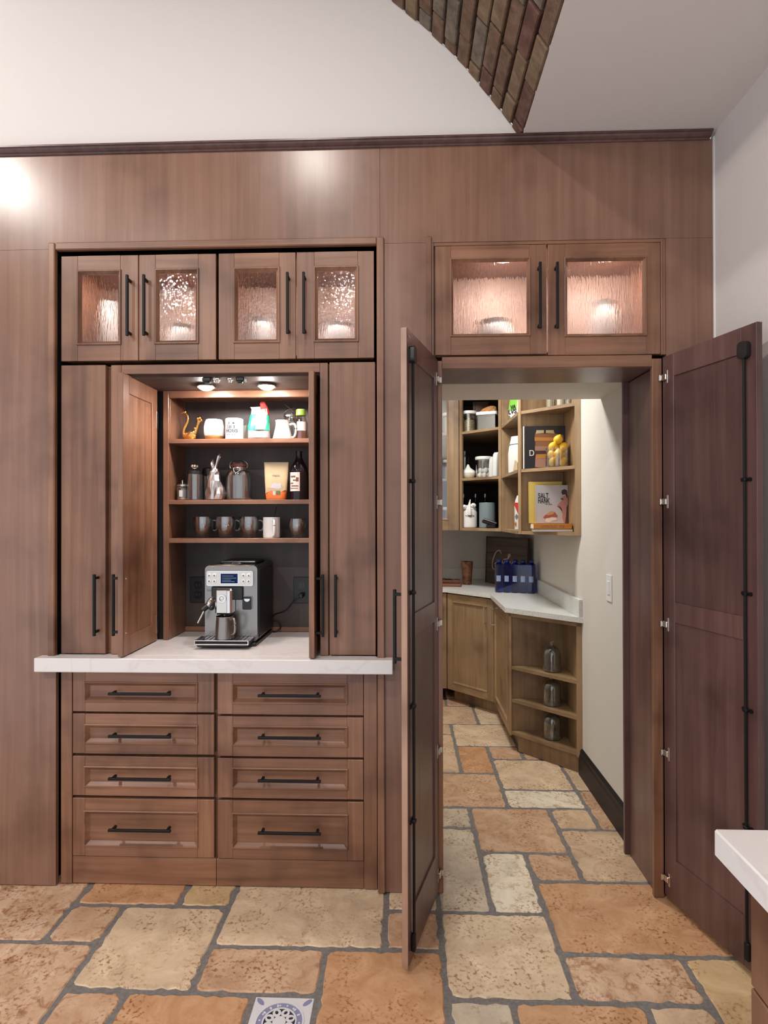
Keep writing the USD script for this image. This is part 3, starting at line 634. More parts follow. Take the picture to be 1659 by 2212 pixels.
# ------------------------------------------------------------------ pantry doors standing open
def leaf(name, label, hinge, free, mirror):
    d = np.array(free) - np.array(hinge); L = float(np.hypot(*d)); a = math.atan2(d[1], d[0])
    t = thing(name, label, 'door', (hinge[0], hinge[1], 0), a)
    s = -1 if mirror else 1                     # the side of the outer face: local y of the thickness
    y0, y1 = (0, s * .022)
    z0, z1 = .022, 2.137; S = .062
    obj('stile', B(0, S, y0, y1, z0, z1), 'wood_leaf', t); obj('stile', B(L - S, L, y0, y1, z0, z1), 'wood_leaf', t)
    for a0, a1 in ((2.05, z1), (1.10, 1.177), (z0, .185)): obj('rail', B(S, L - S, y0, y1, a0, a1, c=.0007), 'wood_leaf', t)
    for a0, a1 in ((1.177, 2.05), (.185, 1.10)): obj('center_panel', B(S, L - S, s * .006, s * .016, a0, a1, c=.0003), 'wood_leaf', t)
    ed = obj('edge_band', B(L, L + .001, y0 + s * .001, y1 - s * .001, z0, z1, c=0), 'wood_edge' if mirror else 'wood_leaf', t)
    xr, yi = L - .041, -s * .009
    obj('latch_box', prism(rrect(.040, .056, .014), 0, .018, T(xr, yi + .009 if s > 0 else yi + .009, 2.055) @ FRONT), 'black_plastic', t, smooth=30)
    rod = MB().add(tube([(xr, yi, 2.04), (xr, yi, 1.0), (xr, yi, .10)], .0048, 8)); rod.box(xr - .010, xr + .010, min(yi * 1.6, 0), max(yi * 1.6, 0), .055, .115, c=.004)
    obj('latch_rod', rod, 'black_metal', t, smooth=40)
    for z in (1.63, 1.255, .874, .49):
        m = MB().box(xr - .009, xr + .009, min(0, -s * .017), max(0, -s * .017), z - .006, z + .006, c=.003)
        for q in (-1, 1): m.add(tube([(xr + q * .015, 0, z), (xr + q * .015, -s * .004, z)], .007, 10))
        obj('rod_clip', m, 'black_metal', t)
    for pz in (818, 1084, 1346, 1622, 1890):
        z = az(pz, 0, 1415); hg = MB()
        hg.box(.004, .030, min(-s * .002, -s * .011), max(-s * .002, -s * .011), z - .012, z + .012, c=.003)
        hg.box(.022, .032, 0, -s * .003, z - .026, z + .026, c=.001)
        hg.box(-.020, .006, min(-s * .004, -s * .012), max(-s * .004, -s * .012), z - .009, z + .009, c=.002)
        hg.add(tube([(.0, -s * .012, z - .011), (.0, -s * .012, z + .011)], .005, 10))
        obj('hinge', hg, 'nickel', t, smooth=30)
    if mirror: bar_handle(t, L - .030, s * .022, 1.14, .25, 'z', .032, towards=(0, s))
    return t
leaf('door_1', 'tall wood pantry door leaf on the left, opened towards the viewer and seen edge on', (.136, -.006), (.010, -.424), True)
leaf('door_2', 'tall wood pantry door leaf on the right, opened against the right wall', (1.022, -.006), (1.136, -.434), False)
for p in ('/World/door_1', '/World/door_2'): stage.GetPrimAtPath(p).SetCustomDataByKey('kind', 'structure')

# ------------------------------------------------------------------ kitchen island at the lower right
isl = thing('kitchen_island', 'dark wood kitchen island at the lower right under a white slab', 'kitchen island')
obj('body', B(.622, 1.10, -2.3, -1.325, .0, .894), 'wood_v', isl)
for n_, (y0, y1) in enumerate([(-1.80, -1.322), (-2.29, -1.805)]):
    d = obj('drawer', B(.600, .621, y0, y1, .699, .880, c=.002), 'wood_v', isl); bar_handle(d, .600, (y0 + y1) / 2, .80, .16, 'z', .03, towards=(-1, 0))
    d = obj('door', B(.600, .621, y0, y1, .10, .694, c=.002), 'wood_v', isl)
obj('toe_kick', B(.64, 1.08, -2.28, -1.36, 0, .1), 'wood_h', isl)
obj('island_slab', B(.562, 1.16, -2.36, -1.276, .895, .944, c=.003), 'quartz', label='white quartz slab of the kitchen island at the lower right corner', cat='countertop')

# ================================================================== PANTRY CABINETS
def board(mb, p, q, t, z0, z1, inset=0.):
    """An upright board along p -> q, its face on that line, its thickness to the left of it."""
    p, q = np.array(p, float), np.array(q, float); d = q - p; L = np.hypot(*d); a = math.atan2(d[1], d[0])
    mb.box(inset, L - inset, 0, t, z0, z1, c=.001, m=T(p[0], p[1], 0, rz=a)); return mb
def along(p, q, s): p, q = np.array(p, float), np.array(q, float); return p + (q - p) * s
PX, PB = 1.028, 3.158
P0, P1, P2, P3 = (PX, 1.092), (.672, 1.455), (.672, 2.105), (.345, 2.445)
bz0, bz1 = .10, .888
# D: open end shelves
d_ = thing('open_end_shelf', 'open angled end shelf under the pantry counter holding three glass jugs', 'shelf')
back = MB().box(.69, PX, P1[1] - .0, P1[1] + .016, bz0, bz1).box(PX - .014, PX, P0[1] + .02, P1[1], bz0, bz1)
obj('back_panel', back, 'pantry_v', d_)
obj('end_stile', board(MB(), along(P1, P0, .93), P0, .02, bz0, bz1), 'pantry_v', d_); obj('end_stile', board(MB(), P1, along(P1, P0, .035), .02, bz0, bz1), 'pantry_v', d_)
dpoly = Polygon([along(P1, P0, .012), along(P1, P0, .97), (PX - .014, P1[1] - .001), (.69, P1[1] - .001)]).buffer(-.003, join_style=2)
for z in (.128, .335, .545): obj('shelf', prism(dpoly, z - .02, z), 'pantry_h', d_)
obj('top_rail', board(MB(), P1, P0, .02, .862, bz1), 'pantry_h', d_)
obj('toe_board', board(MB(), (.725, 1.44), (PX, 1.135), .016, 0, .104), 'pantry_v', d_)
def pantry_door(par, p, q, z0, z1, hx=None, s=.06, panel='panel'):
    """A framed door on the plan line p -> q with the face to the right of it (towards the viewer)."""
    p, q = np.array(p, float), np.array(q, float); dd = q - p; L = float(np.hypot(*dd)); m = T(p[0], p[1], 0, rz=math.atan2(dd[1], dd[0]))
    def put(name, mb, mt, pa): v, f = mb.tri(); return obj(name, (v @ m[:3, :3].T + m[:3, 3], f), mt, pa)
    d = put('door', MB().box(.003, L - .003, .0125, .020, z0 + .001, z1 - .001) if panel == 'panel' else MB().add(prism(sbox(.003, z0 + .001, L - .003, z1 - .001).difference(sbox(s, z0 + s, L - s, z1 - s)), 0, .006, T(0, .02, 0) @ FRONT)), 'pantry_v', par)
    put('stile', MB().box(.002, s, 0, .0123, z0, z1), 'pantry_v', d); put('stile', MB().box(L - s, L - .002, 0, .0123, z0, z1), 'pantry_v', d)
    put('rail', MB().box(s, L - s, 0, .0123, z1 - s, z1), 'pantry_h', d); put('rail', MB().box(s, L - s, 0, .0123, z0, z0 + s), 'pantry_h', d)
    put('bead', MB().add(ring_xz(s - .002, L - s + .002, z0 + s - .002, z1 - s + .002, [(0, .012), (0, -.002), (.003, -.004), (.006, -.003), (.014, .008), (.014, .012)])), 'pantry_v', d)
    if panel == 'panel': put('center_panel', MB().box(s, L - s, .008, .0122, z0 + s, z1 - s), 'pantry_v', d)
    else: put('glass_pane', MB().box(s, L - s, .009, .012, z0 + s, z1 - s), 'clear_glass', d)
    if hx is not None:
        hm = MB().box(hx - .004, hx + .004, -.032, -.024, z1 - .20, z1 - .05).box(hx - .004, hx + .004, -.03, 0, z1 - .19, z1 - .18).box(hx - .004, hx + .004, -.03, 0, z1 - .07, z1 - .06)
        put('handle', hm, 'nickel', d)
    return d
for name, lab, p, q, poly, hx in [
        ('pantry_base_cabinet', 'pantry base cabinet on the right wall, its narrow door in line with the viewer', P2, P1, [(P1[0] + .022, P1[1] + .018), (PX, P1[1] + .018), (PX, 2.09), (P1[0] + .022, 2.09)], .04),
        ('pantry_base_cabinet', 'diagonal corner base cabinet of the pantry with a framed wood door', P3, P2, [(.70, 2.11), (PX, 2.11), (PX, PB), (.36, PB), (.36, 2.47)], .40),
        ('pantry_base_cabinet', 'pantry base cabinet on the back wall, half hidden by the left door leaf', (-.25, P3[1]), P3, [(-.25, 2.468), (.343, 2.468), (.343, PB), (-.25, PB)], .555)]:
    c = thing(name, lab, 'cabinet')
    obj('body', prism(Polygon(poly), bz0, bz1), 'pantry_v', c)
    pantry_door(c, p, q, bz0 + .004, bz1 - .012, hx)
    pp = Polygon(poly).buffer(-.05, join_style=2)
    obj('toe_kick', prism(pp, 0, bz0), 'pantry_v', c)
pc = thing('pantry_counter', 'speckled white pantry counter turning the corner with a low backsplash', 'countertop')
cpoly = Polygon([(PX + .002, 1.065), (.645, 1.445), (.645, 2.093), (.333, 2.418), (-1.198, 2.418), (-1.198, PB), (PX + .002, PB)])
obj('slab', prism(cpoly, .889, .920), 'pantry_quartz', pc)
obj('backsplash', B(PX - .018, PX + .002, 1.085, PB, .920, 1.022), 'pantry_quartz', pc); obj('backsplash', B(-1.198, PX - .019, PB - .02, PB + .001, .920, 1.022), 'pantry_quartz', pc)
# wall shelves
V0, V1, V2, V3 = (PX, 1.10), (.727, 1.425), (.722, 2.055), (.440, 2.345)
uz0, uz1, SHU = 1.392, 2.86, [1.806, 2.176, 2.55]
up = [thing('pantry_wall_shelf', 'open angled end shelf on the pantry wall with cookbooks and lemons', 'shelf'),
      thing('pantry_wall_shelf', 'narrow open pantry wall shelf seen sideways with paper bags on it', 'shelf'),
      thing('pantry_wall_shelf', 'open corner pantry wall shelf with lidded jars and canisters', 'shelf')]
t = .018
polys = [Polygon([along(V1, V0, .02), along(V1, V0, .97), (PX - .012, V1[1] + .0), (V1[0] + .03, V1[1])]).buffer(-.003, join_style=2),
         Polygon([(V1[0] + .001, V1[1] + .02), (PX - .012, V1[1] + .02), (PX - .012, V2[1] - .02), (V2[0] + .001, V2[1] - .02)]),
         Polygon([along(V3, V2, .03), along(V3, V2, .97), (PX - .012, V2[1] + .02), (PX - .012, PB - .012), (V3[0] + .012, PB - .012)]).buffer(-.003, join_style=2)]
for u, po in zip(up, polys):
    obj('bottom', prism(po, uz0, uz0 + .020), 'pantry_h', u)
    for z in SHU: obj('shelf', prism(po, z - .020, z), 'pantry_h', u)
    obj('top', prism(po, uz1 - .02, uz1), 'pantry_h', u)
s0 = up[0]; obj('end_stile', board(MB(), along(V1, V0, .91), V0, .018, uz0, uz1), 'pantry_v', s0); obj('stile', board(MB(), V1, along(V1, V0, .05), .018, uz0, uz1), 'pantry_v', s0)
obj('back_panel', MB().box(PX - .012, PX, V0[1] + .02, V1[1], uz0, uz1).box(V1[0] + .012, PX - .012, V1[1], V1[1] + .016, uz0, uz1), 'pantry_v', s0)
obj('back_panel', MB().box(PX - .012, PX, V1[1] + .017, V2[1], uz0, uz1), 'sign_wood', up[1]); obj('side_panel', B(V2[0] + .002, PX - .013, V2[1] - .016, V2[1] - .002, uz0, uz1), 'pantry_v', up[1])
obj('stile', board(MB(), along(V3, V2, .94), V2, .02, uz0, uz1), 'pantry_v', up[2]); obj('stile', board(MB(), V3, along(V3, V2, .06), .02, uz0, uz1), 'pantry_v', up[2])
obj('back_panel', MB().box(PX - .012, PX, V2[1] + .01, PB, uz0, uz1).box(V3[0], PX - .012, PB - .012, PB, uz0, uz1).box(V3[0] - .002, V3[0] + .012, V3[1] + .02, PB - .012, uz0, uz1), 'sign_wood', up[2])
ga = thing('glazed_pantry_cabinet', 'glazed pantry wall cabinet at the left of the corner shelf', 'cabinet')
obj('body', MB().box(.422, .437, V3[1] + .024, PB, uz0, uz1).box(-.2, -.18, V3[1] + .024, PB, uz0, uz1).box(-.18, .422, V3[1] + .024, PB, uz0, uz0 + .02).box(-.18, .422, V3[1] + .03, PB, uz1 - .02, uz1), 'pantry_v', ga)
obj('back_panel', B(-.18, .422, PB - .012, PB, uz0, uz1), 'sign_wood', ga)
for z in (1.806, 2.176, 2.55): obj('shelf', B(-.18, .422, V3[1] + .03, PB - .012, z - .02, z), 'pantry_h', ga)
pantry_door(ga, (-.2, V3[1]), (.438, V3[1]), uz0, uz1, None, .085, 'glass')

# ================================================================== THINGS IN THE COFFEE CABINET
def spin(name, prof, m, label, cat, loc, parent=None, n=28, group=None):
    t = thing(name, label, cat, loc, 0, group)
    return t
Z1, Z2, Z3 = SH[0] + .0102, SH[1] + .0102, SH[2] + .0102
# gold swan
g = thing('swan_figurine', 'polished gold swan figurine with a tall curved neck on the top shelf', 'figurine', (-1.02, .375, Z1)); UsdGeom.Xformable(g).AddScaleOp().Set(Gf.Vec3f(.70, .8, .93))
bm_ = MB().add(ellipsoid(.016, 0, .024, .046, .024, .021, 3)).add(ellipsoid(.02, 0, .006, .036, .026, .007, 2))
bm_.add(tube(spline([(.046, 0, .030), (.058, 0, .055), (.070, 0, .083), (.080, 0, .105)], 14), np.r_[np.linspace(.014, .009, 8), np.linspace(.0085, .014, 6)], 12))
obj('body', bm_, 'gold', g, smooth=50)
obj('neck', tube(spline([(-.016, 0, .018), (-.026, 0, .034), (-.018, 0, .066), (-.002, 0, .092), (.003, 0, .118), (-.003, 0, .134), (-.014, 0, .144)], 26), np.linspace(.011, .0065, 26), 12), 'gold', g, smooth=50)
hd = MB().add(ellipsoid(-.019, 0, .146, .013, .009, .009, 2)).add(tube([(-.028, 0, .144), (-.046, 0, .140)], [.005, .001], 8))
obj('head', hd, 'gold', g, smooth=50)
tl = MB()
for x, z in ((.070, .113), (.084, .117), (.093, .106)): tl.add(ellipsoid(x, 0, z, .010, .010, .010, 2))
tl.add(lathe([(0, -.006), (.015, -.004), (.016, 0), (.015, .004), (0, .006)], 16), T(.056, 0, .062, ry=.35))
obj('tail', tl, 'gold', g, smooth=50)
for s in (-1, 1): obj('wing', MB().add(ellipsoid(0, 0, 0, .034, .006, .014, 2), T(.022, s * .022, .032, ry=-.35)), 'gold', g, smooth=50)
def cup(name, label, loc, prof, m, handle=None, group=None, cat='mug', rz=0., extra=None):
    t = thing(name, label, cat, loc, rz, group)
    b = obj('bowl', lathe(prof, 36), m, t, smooth=35)
    if handle is not None:
        r, z0, z1, out = handle
        obj('handle', tube(spline([(r - .003, 0, z1), (r + out * .8, 0, z1 + .002), (r + out, 0, (z0 + z1) / 2), (r + out * .7, 0, z0), (r - .003, 0, z0)], 18), .0055, 10), m, t, smooth=50)
    return t
def shell(outer, wall=.003):
    o = list(outer); inn = [(max(r - wall, 0), z + (wall if i == 0 else 0)) for i, (r, z) in enumerate(o)]
    inn[0] = (0 if o[0][0] == 0 else inn[0][0], o[0][1] + wall)
    return [(0, o[0][1])] + [p for p in o if p[0] > 0] + [p for p in inn[::-1] if p[0] > 0 and p[1] > o[0][1] + wall * .5] + [(0, o[0][1] + wall)]
t = cup('round_cup', 'round white cup with a tan glazed foot beside the gold swan', (-.897, .385, Z1), shell([(.030, 0), (.042, .012), (.048, .035), (.048, .065), (.042, .09), (.037, .1)]), 'white_ceramic', cat='cup')
obj('glazed_foot', lathe([(.0302, -.0001), (.0424, .012), (.0460, .022), (.0450, .022), (.040, .011), (.029, .0002)], 36), 'glaze_tan', t, smooth=40)
t = cup('mug', 'straight white mug with small black lettering on the top shelf', (-.795, .365, Z1), shell([(.037, 0), (.041, .004), (.041, .096), (.040, .1)]), 'white_ceramic', (.041, .02, .08, .026), rz=2.0)
pr = MB()
for tx, z, h, off in (('. r', .070, .013, -.012), ('GIFT', .051, .014, -.002), ('HOGS', .033, .015, .003), ('-- --', .018, .012, 0)):
    q, w = lettering(tx, h, .0012, True); q.apply_translation([off, 0, z])
    v = q.vertices; a = v[:, 0] / .0413; rr = .0413 - v[:, 1] - .0004
    q.vertices = np.stack([rr * np.sin(a), -rr * np.cos(a), v[:, 2]], 1); pr.add(q)
q = prism(Polygon([(0, .082), (.007, .072), (-.007, .072)]), 0, .001, T(.012, -.0398, 0) @ FRONT); pr.add(q)
v, f = pr.tri(); c_, s_ = math.cos(-2.0 - .12), math.sin(-2.0 - .12)
obj('lettering', (v @ np.array([[c_, s_, 0], [-s_, c_, 0], [0, 0, 1.]]), f), 'ink', t)
cup('mug', 'rounded white mug half hidden behind the lettered mug', (-.744, .458, Z1), shell([(.03, 0), (.04, .01), (.042, .04), (.038, .075), (.036, .082)]), 'white_ceramic', (.04, .02, .06, .022))
t = thing('snack_bag', 'crumpled clear, green and red snack bag on the top shelf', 'bag', (-.683, .385, Z1), -.1)
obj('pack', bag_mesh([(0, .046, .022, 0), (.012, .050, .030, 0), (.05, .050, .030, 0), (.095, .047, .024, .002), (.125, .042, .016, .002), (.150, .040, .008, .0), (.160, .040, .003, -.004)], 26, amp=.009, freq=38, seed=3), 'bag_clear', t)
obj('green_band', bag_mesh([(.046, .0515, .0325, 0), (.07, .0505, .031, 0), (.095, .0485, .0265, .001), (.122, .0440, .019, .001)], 26, amp=.006, freq=38, seed=3), 'tea_green', t)
obj('white_front', bag_mesh([(.048, .032, .036, .014), (.09, .034, .031, .012), (.12, .030, .022, .014), (.146, .018, .014, .020)], 20, amp=.004, freq=40, seed=5), 'bag_white', t)
obj('red_top', bag_mesh([(.120, .018, .018, .030), (.150, .018, .014, .026), (.172, .013, .009, .020), (.184, .008, .004, .018)], 18, amp=.005, freq=50, seed=8), 'bag_red', t)
t = cup('milk_jug', 'flared white ceramic jug in front of a glass jar on the top shelf', (-.567, .362, Z1), shell([(.044, 0), (.046, .004), (.040, .03), (.033, .06), (.031, .082), (.035, .09)]), 'white_ceramic', (.036, .015, .07, .026), cat='jug')
t = thing('glass_jar', 'clear glass jar behind the white jug with a wire clasp standing open', 'jar', (-.548, .455, Z1))
obj('glass', lathe(shell([(.032, 0), (.036, .008), (.036, .10), (.030, .115), (.031, .125)], .0025), 28), 'clear_glass', t, smooth=35)
obj('clasp', MB().add(tube(spline([(-.03, 0, .13), (-.02, -.01, .15), (.0, -.01, .158), (.02, 0, .168)], 12), .0016, 6)).add(tube(spline([(.03, 0, .12), (.012, 0, .15), (-.012, 0, .172), (-.03, 0, .185)], 12), .0016, 6)).add(lathe([(.030, .123), (.033, .123), (.033, .129), (.030, .129)], 24)), 'nickel', t, smooth=40)
obj('lid', lathe([(0, .132), (.033, .132), (.034, .136), (.030, .14), (0, .141)], 24), 'clear_glass', t, smooth=35)
t = thing('syrup_bottle', 'syrup bottle with a pale green cap and dark red syrup on the top shelf', 'bottle', (-.486, .395, Z1))
obj('glass', lathe(shell([(.028, 0), (.031, .006), (.031, .080), (.024, .105), (.019, .118)], .002), 28), 'clear_glass', t, smooth=35)
obj('syrup', lathe([(0, .0035), (.027, .0035), (.0285, .008), (.0285, .046), (0, .046)], 28), 'syrup', t, smooth=35)
obj('cap', lathe([(0, .118), (.023, .118), (.024, .121), (.023, .145), (.020, .148), (0, .148)], 28), 'cap_green', t, smooth=35)
lb = MB()
a = np.linspace(-.45, .9, 12) - PI / 2
v = np.array([[.0316 * math.cos(x), .0316 * math.sin(x), z] for z in (.044, .086) for x in a]); lb.add((v, np.array([[i, i + 1, i + 13] for i in range(11)] + [[i, i + 13, i + 12] for i in range(11)])))
obj('label', lb, 'bag_white', t)
# middle shelf
t = thing('spice_jar', 'small lidded spice jar with a white label at the left end of the middle shelf', 'jar', (-1.045, .375, Z2))
obj('glass', lathe(shell([(.022, 0), (.026, .004), (.026, .055), (.022, .062), (.023, .066)], .002), 26), 'clear_glass', t, smooth=35)
obj('spice', lathe([(0, .004), (.0235, .004), (.0235, .010), (0, .010)], 24), 'cork', t, smooth=35); obj('filling', lathe([(0, .011), (.0232, .011), (.0232, .05), (0, .05)], 24), 'ink_grey', t, smooth=35)
obj('lid', MB().add(lathe([(0, .066), (.025, .066), (.025, .074), (.012, .078), (.004, .085), (.005, .094), (0, .097)], 24)), 'nickel', t, smooth=35)
obj('label', B(-.006, .010, -.0272, -.0258, .016, .046, c=.0004), 'bag_white', t)
def carafe(label, loc, h, lid):
    t = thing('glass_canister', label, 'canister', loc)
    obj('glass', lathe(shell([(.030, 0), (.034, .004), (.034, h - .006), (.032, h)], .0024), 30), 'clear_glass', t, smooth=35)
    if lid == 'knob':
        obj('lid', MB().add(lathe([(0, h), (.034, h), (.034, h + .012), (.008, h + .016), (.006, h + .024), (0, h + .024)], 26)), 'black_plastic', t, smooth=35)
        kb = MB()
        for q in range(5): kb.add(ellipsoid(.011 * math.cos(q * 1.257), .011 * math.sin(q * 1.257), h + .035, .009, .009, .010, 2))
        obj('knob', kb.add(lathe([(0, h + .022), (.013, h + .022), (.013, h + .028), (0, h + .03)], 16)), 'nickel', t, smooth=50)
    else:
        obj('lid', lathe([(0, h), (.034, h), (.035, h + .006), (.034, h + .03), (.028, h + .034), (0, h + .034)], 26), 'black_plastic', t, smooth=35)
    return t
carafe('tall clear glass canister with a metal blossom knob on the middle shelf', (-.985, .372, Z2), .125, 'knob')
carafe('tall clear glass canister with a black lid behind the foil bag', (-.936, .440, Z2), .122, 'flat')
t = thing('foil_bag', 'crumpled silver foil coffee bag with a twisted top on the middle shelf', 'bag', (-.887, .362, Z2))
obj('pack', bag_mesh([(0, .036, .020, .002), (.004, .043, .028, .002), (.03, .045, .030, .003), (.06, .040, .028, 0), (.09, .030, .022, -.003), (.118, .022, .016, -.004), (.132, .023, .016, -.004), (.145, .017, .010, -.003), (.152, .010, .007, -.002)], 20, 2.6, .011, 34, 11), 'foil', t)
obj('twist', MB().add(tube(spline([(0, 0, .145), (.010, 0, .175), (.018, 0, .200), (.026, 0, .214)], 10), np.array([.008, .007, .006, .006, .006, .007, .008, .009, .010, .006]), 7)).add(tube(spline([(-.006, 0, .148), (-.012, 0, .17), (-.008, 0, .192)], 8), [.006, .007, .009, .010, .009, .007, .004, .001], 7)), 'foil', t)
t = thing('clamp_jar', 'big clear glass jar with a wire clamp lid in the middle of the middle shelf', 'jar', (-.782, .40, Z2))
obj('glass', lathe(shell([(.050, 0), (.060, .006), (.062, .02), (.062, .11), (.054, .135), (.036, .142), (.034, .158), (.037, .162)], .003), 36), 'clear_glass', t, smooth=35)
obj('lid', lathe([(0, .166), (.036, .166), (.038, .170), (.036, .178), (.020, .186), (0, .188)], 30), 'clear_glass', t, smooth=35)
obj('seal', lathe([(.030, .162), (.038, .162), (.038, .166), (.030, .166)], 30), 'rubber_red', t, smooth=35)
cm = MB().add(tube([(.039 * math.cos(x), .039 * math.sin(x), .152) for x in np.linspace(0, 2 * PI, 30)], .0014, 6))
for s in (-1, 1): cm.add(tube(spline([(s * .039, -.01, .152), (s * .042, -.01, .17), (s * .028, -.02, .184)], 8), .0014, 6))
cm.add(tube(spline([(-.012, -.040, .152), (-.014, -.046, .140), (.0, -.049, .128), (.014, -.046, .140), (.012, -.040, .152)], 14), .0014, 6)); obj('clamp', cm, 'nickel', t, smooth=40)
t = thing('stand_up_pouch', 'beige and orange stand up pouch on the middle shelf', 'pouch', (-.596, .362, Z2), .04)
pr_ = [(0, .043, .026, 0), (.01, .046, .027, 0), (.045, .050, .022, 0), (.09, .053, .016, 0), (.14, .056, .008, 0), (.165, .057, .003, 0), (.176, .0575, .0012, 0)]
obj('pack', bag_mesh(pr_, 36, 4.5, .002, 40, 2), 'pouch_beige', t, smooth=40)
obj('orange_base', bag_mesh([(.0005, .0438, .0268, 0), (.01, .0468, .0279, 0), (.032, .0496, .0246, 0), (.044, .0504, .0228, 0)], 36, 4.5, .002, 40, 2), 'pouch_orange', t, smooth=40)
def decal(poly, y, z=0, x=0, d=.0006): return prism(poly, 0, d, T(x, y, z) @ FRONT)
tri_ = MB().add(decal(Polygon([(-.046, .030), (-.02, .043), (.018, .033), (.046, .046), (.046, .060), (-.046, .055)]), -.0235)); obj('print_beige', tri_, 'pouch_beige', t)
obj('print_white', MB().add(decal(Polygon([(-.026, .056), (-.018, .072), (-.004, .080), (.010, .074), (.024, .078), (.028, .056), (.012, .050)]), -.0238)).add(decal(sbox(-.012, .022, 0.0, .040), -.0255)), 'book_grey', t)
obj('print_green', MB().add(decal(sbox(.004, .024, .022, .042), -.0262)), 'label_green', t)
obj('lettering', MB().add(lettering('organic', .007, .0006)[0], T(0, -.0145, .112)), 'ink_grey', t)
t = thing('dark_bottle', 'tall dark bottle with a printed paper label on the middle shelf', 'bottle', (-.494, .385, Z2))
obj('glass', lathe([(0, 0), (.042, 0), (.0445, .004), (.0445, .125), (.038, .155), (.020, .185), (.0145, .20), (.0145, .225), (.0155, .228), (0, .229)], 36), 'dark_bottle', t, smooth=35)
def curved_label(r, a0, a1, z0, z1, n=10, dr=.0006):
    a = np.linspace(a0, a1, n) - PI / 2
    v = np.array([[(r + dr) * math.cos(x), (r + dr) * math.sin(x), z] for z in (z0, z1) for x in a])
    return v, np.array([[i, i + 1, i + n + 1] for i in range(n - 1)] + [[i, i + n + 1, i + n] for i in range(n - 1)])
obj('label', curved_label(.0445, -.95, .25, .040, .128), 'label_paper', t)
ds = MB()
for z0, z1, a0, a1 in ((.104, .112, -.8, -.2), (.088, .094, -.5, .1), (.074, .080, -.85, -.45), (.062, .067, -.7, .1), (.052, .055, -.85, .05), (.085, .104, -.15, .12)): ds.add(curved_label(.0445, a0, a1, z0, z1, 5, .0010))
obj('label_print', ds, 'label_brown', t)
# lower shelf
def dw_glass(label, loc, group=None, handle=True, h=.100, r=.048, rz=.3):
    t = thing('double_wall_glass', label, 'glass', loc, rz, group)
    obj('outer_wall', lathe([(0, 0), (r * .56, 0), (r * .78, .022), (r * .98, .05), (r, .066), (r * .95, h - .008), (r * .92, h), (r * .88, h - .002), (r * .90, .07), (r * .86, .05), (r * .62, .022), (r * .4, .014), (0, .012)], 36), 'clear_glass', t, smooth=40)
    obj('inner_wall', lathe([(r * .90, h - .001), (r * .80, .062), (r * .62, .035), (r * .35, .024), (0, .022), (0, .0245), (r * .33, .0265), (r * .58, .037), (r * .76, .063), (r * .87, h - .001)], 36), 'clear_glass', t, smooth=40)
    if handle: obj('handle', tube(spline([(r * .92, 0, h * .82), (r * 1.25, 0, h * .78), (r * 1.36, 0, h * .55), (r * 1.20, 0, h * .36), (r * .93, 0, h * .36)], 18), .0042, 10), 'clear_glass', t, smooth=50)
dw_glass('first double wall glass cup from the left on the lower shelf', (-.950, .385, Z3), 'double wall cups on the lower shelf')
dw_glass('second double wall glass cup from the left on the lower shelf', (-.842, .385, Z3), 'double wall cups on the lower shelf')
dw_glass('third double wall glass cup from the left, beside the white mug', (-.730, .390, Z3), 'double wall cups on the lower shelf', rz=.0)
dw_glass('small double wall glass without handle at the right end of the lower shelf', (-.502, .385, Z3), None, False, .090, .042)
t = cup('mug', 'plain white mug with a black straw on the lower shelf', (-.622, .375, Z3), shell([(.037, 0), (.0395, .004), (.0395, .094), (.0385, .097)]), 'white_ceramic', (.0395, .015, .080, .024), rz=-1.15)
t = obj('straw', tube([(-.632, .372, Z3 + .006), (-.6, .382, Z3 + .145)], .0028, 8), 'black_plastic', label='thin black straw leaning in the white mug', cat='straw')

# espresso machine on the counter
CZ = .9442
E_ = thing('espresso_machine', 'steel and black bean to cup espresso machine on the white counter', 'coffee machine', (-.765, .21, CZ))
def rounded_front(w, h, r, y0, y1, x=0, z=0): return prism(rrect(w, h, r), 0, y1 - y0, T(x, y1, z) @ FRONT)
obj('body', MB().add(prism(rrect(.236, .336, .016), 0, .27, T(0, .295, .182) @ FRONT)), 'black_gloss', E_, smooth=30)
obj('side_panel', B(.117, .1205, .03, .285, .03, .33, c=.001), 'black_plastic', E_)
fp = MB().add(prism(rrect(.234, .334, .018), 0, .026, T(0, .026, .182) @ FRONT))
obj('front_panel', fp, 'steel', E_, smooth=30)
obj('top_edge', MB().add(tube(spline([(-.102, .006, .347), (-.05, -.002, .350), (.0, -.004, .351), (.05, -.002, .350), (.102, .006, .347)], 14), .0045, 8)), 'chrome', E_, smooth=40)
obj('hopper_lid', MB().box(-.08, .085, .10, .26, .348, .362, c=.005).box(-.05, .03, .03, .085, .350, .354, c=.002), 'black_plastic', E_); obj('lid_grip', MB().add(tube(spline([(-.01, .045, .354), (.01, .042, .362), (.03, .045, .354)], 10), .003, 8)), 'chrome', E_, smooth=40)
cpn = obj('control_panel', MB().add(prism(rrect(.206, .066, .008), 0, .012, T(-.003, 0, .294) @ FRONT)), 'chrome', E_, smooth=30)
obj('bezel', MB().add(prism(rrect(.200, .058, .006).difference(rrect(.078, .046, .003).buffer(0)), 0, .0015, T(-.003, -.0120, .294) @ FRONT)), 'nickel', cpn)
obj('display', B(-.042, .032, -.0135, -.011, .273, .315, c=.0005), 'screen_glow', cpn)
sc_ = MB()
for z, w in ((.305, .05), (.296, .062), (.287, .04), (.280, .056)): sc_.box(-.036, -.036 + w, -.0142, -.0134, z - .0012, z + .0012, c=.0001)
obj('screen_text', sc_, 'grey_glaze', cpn)
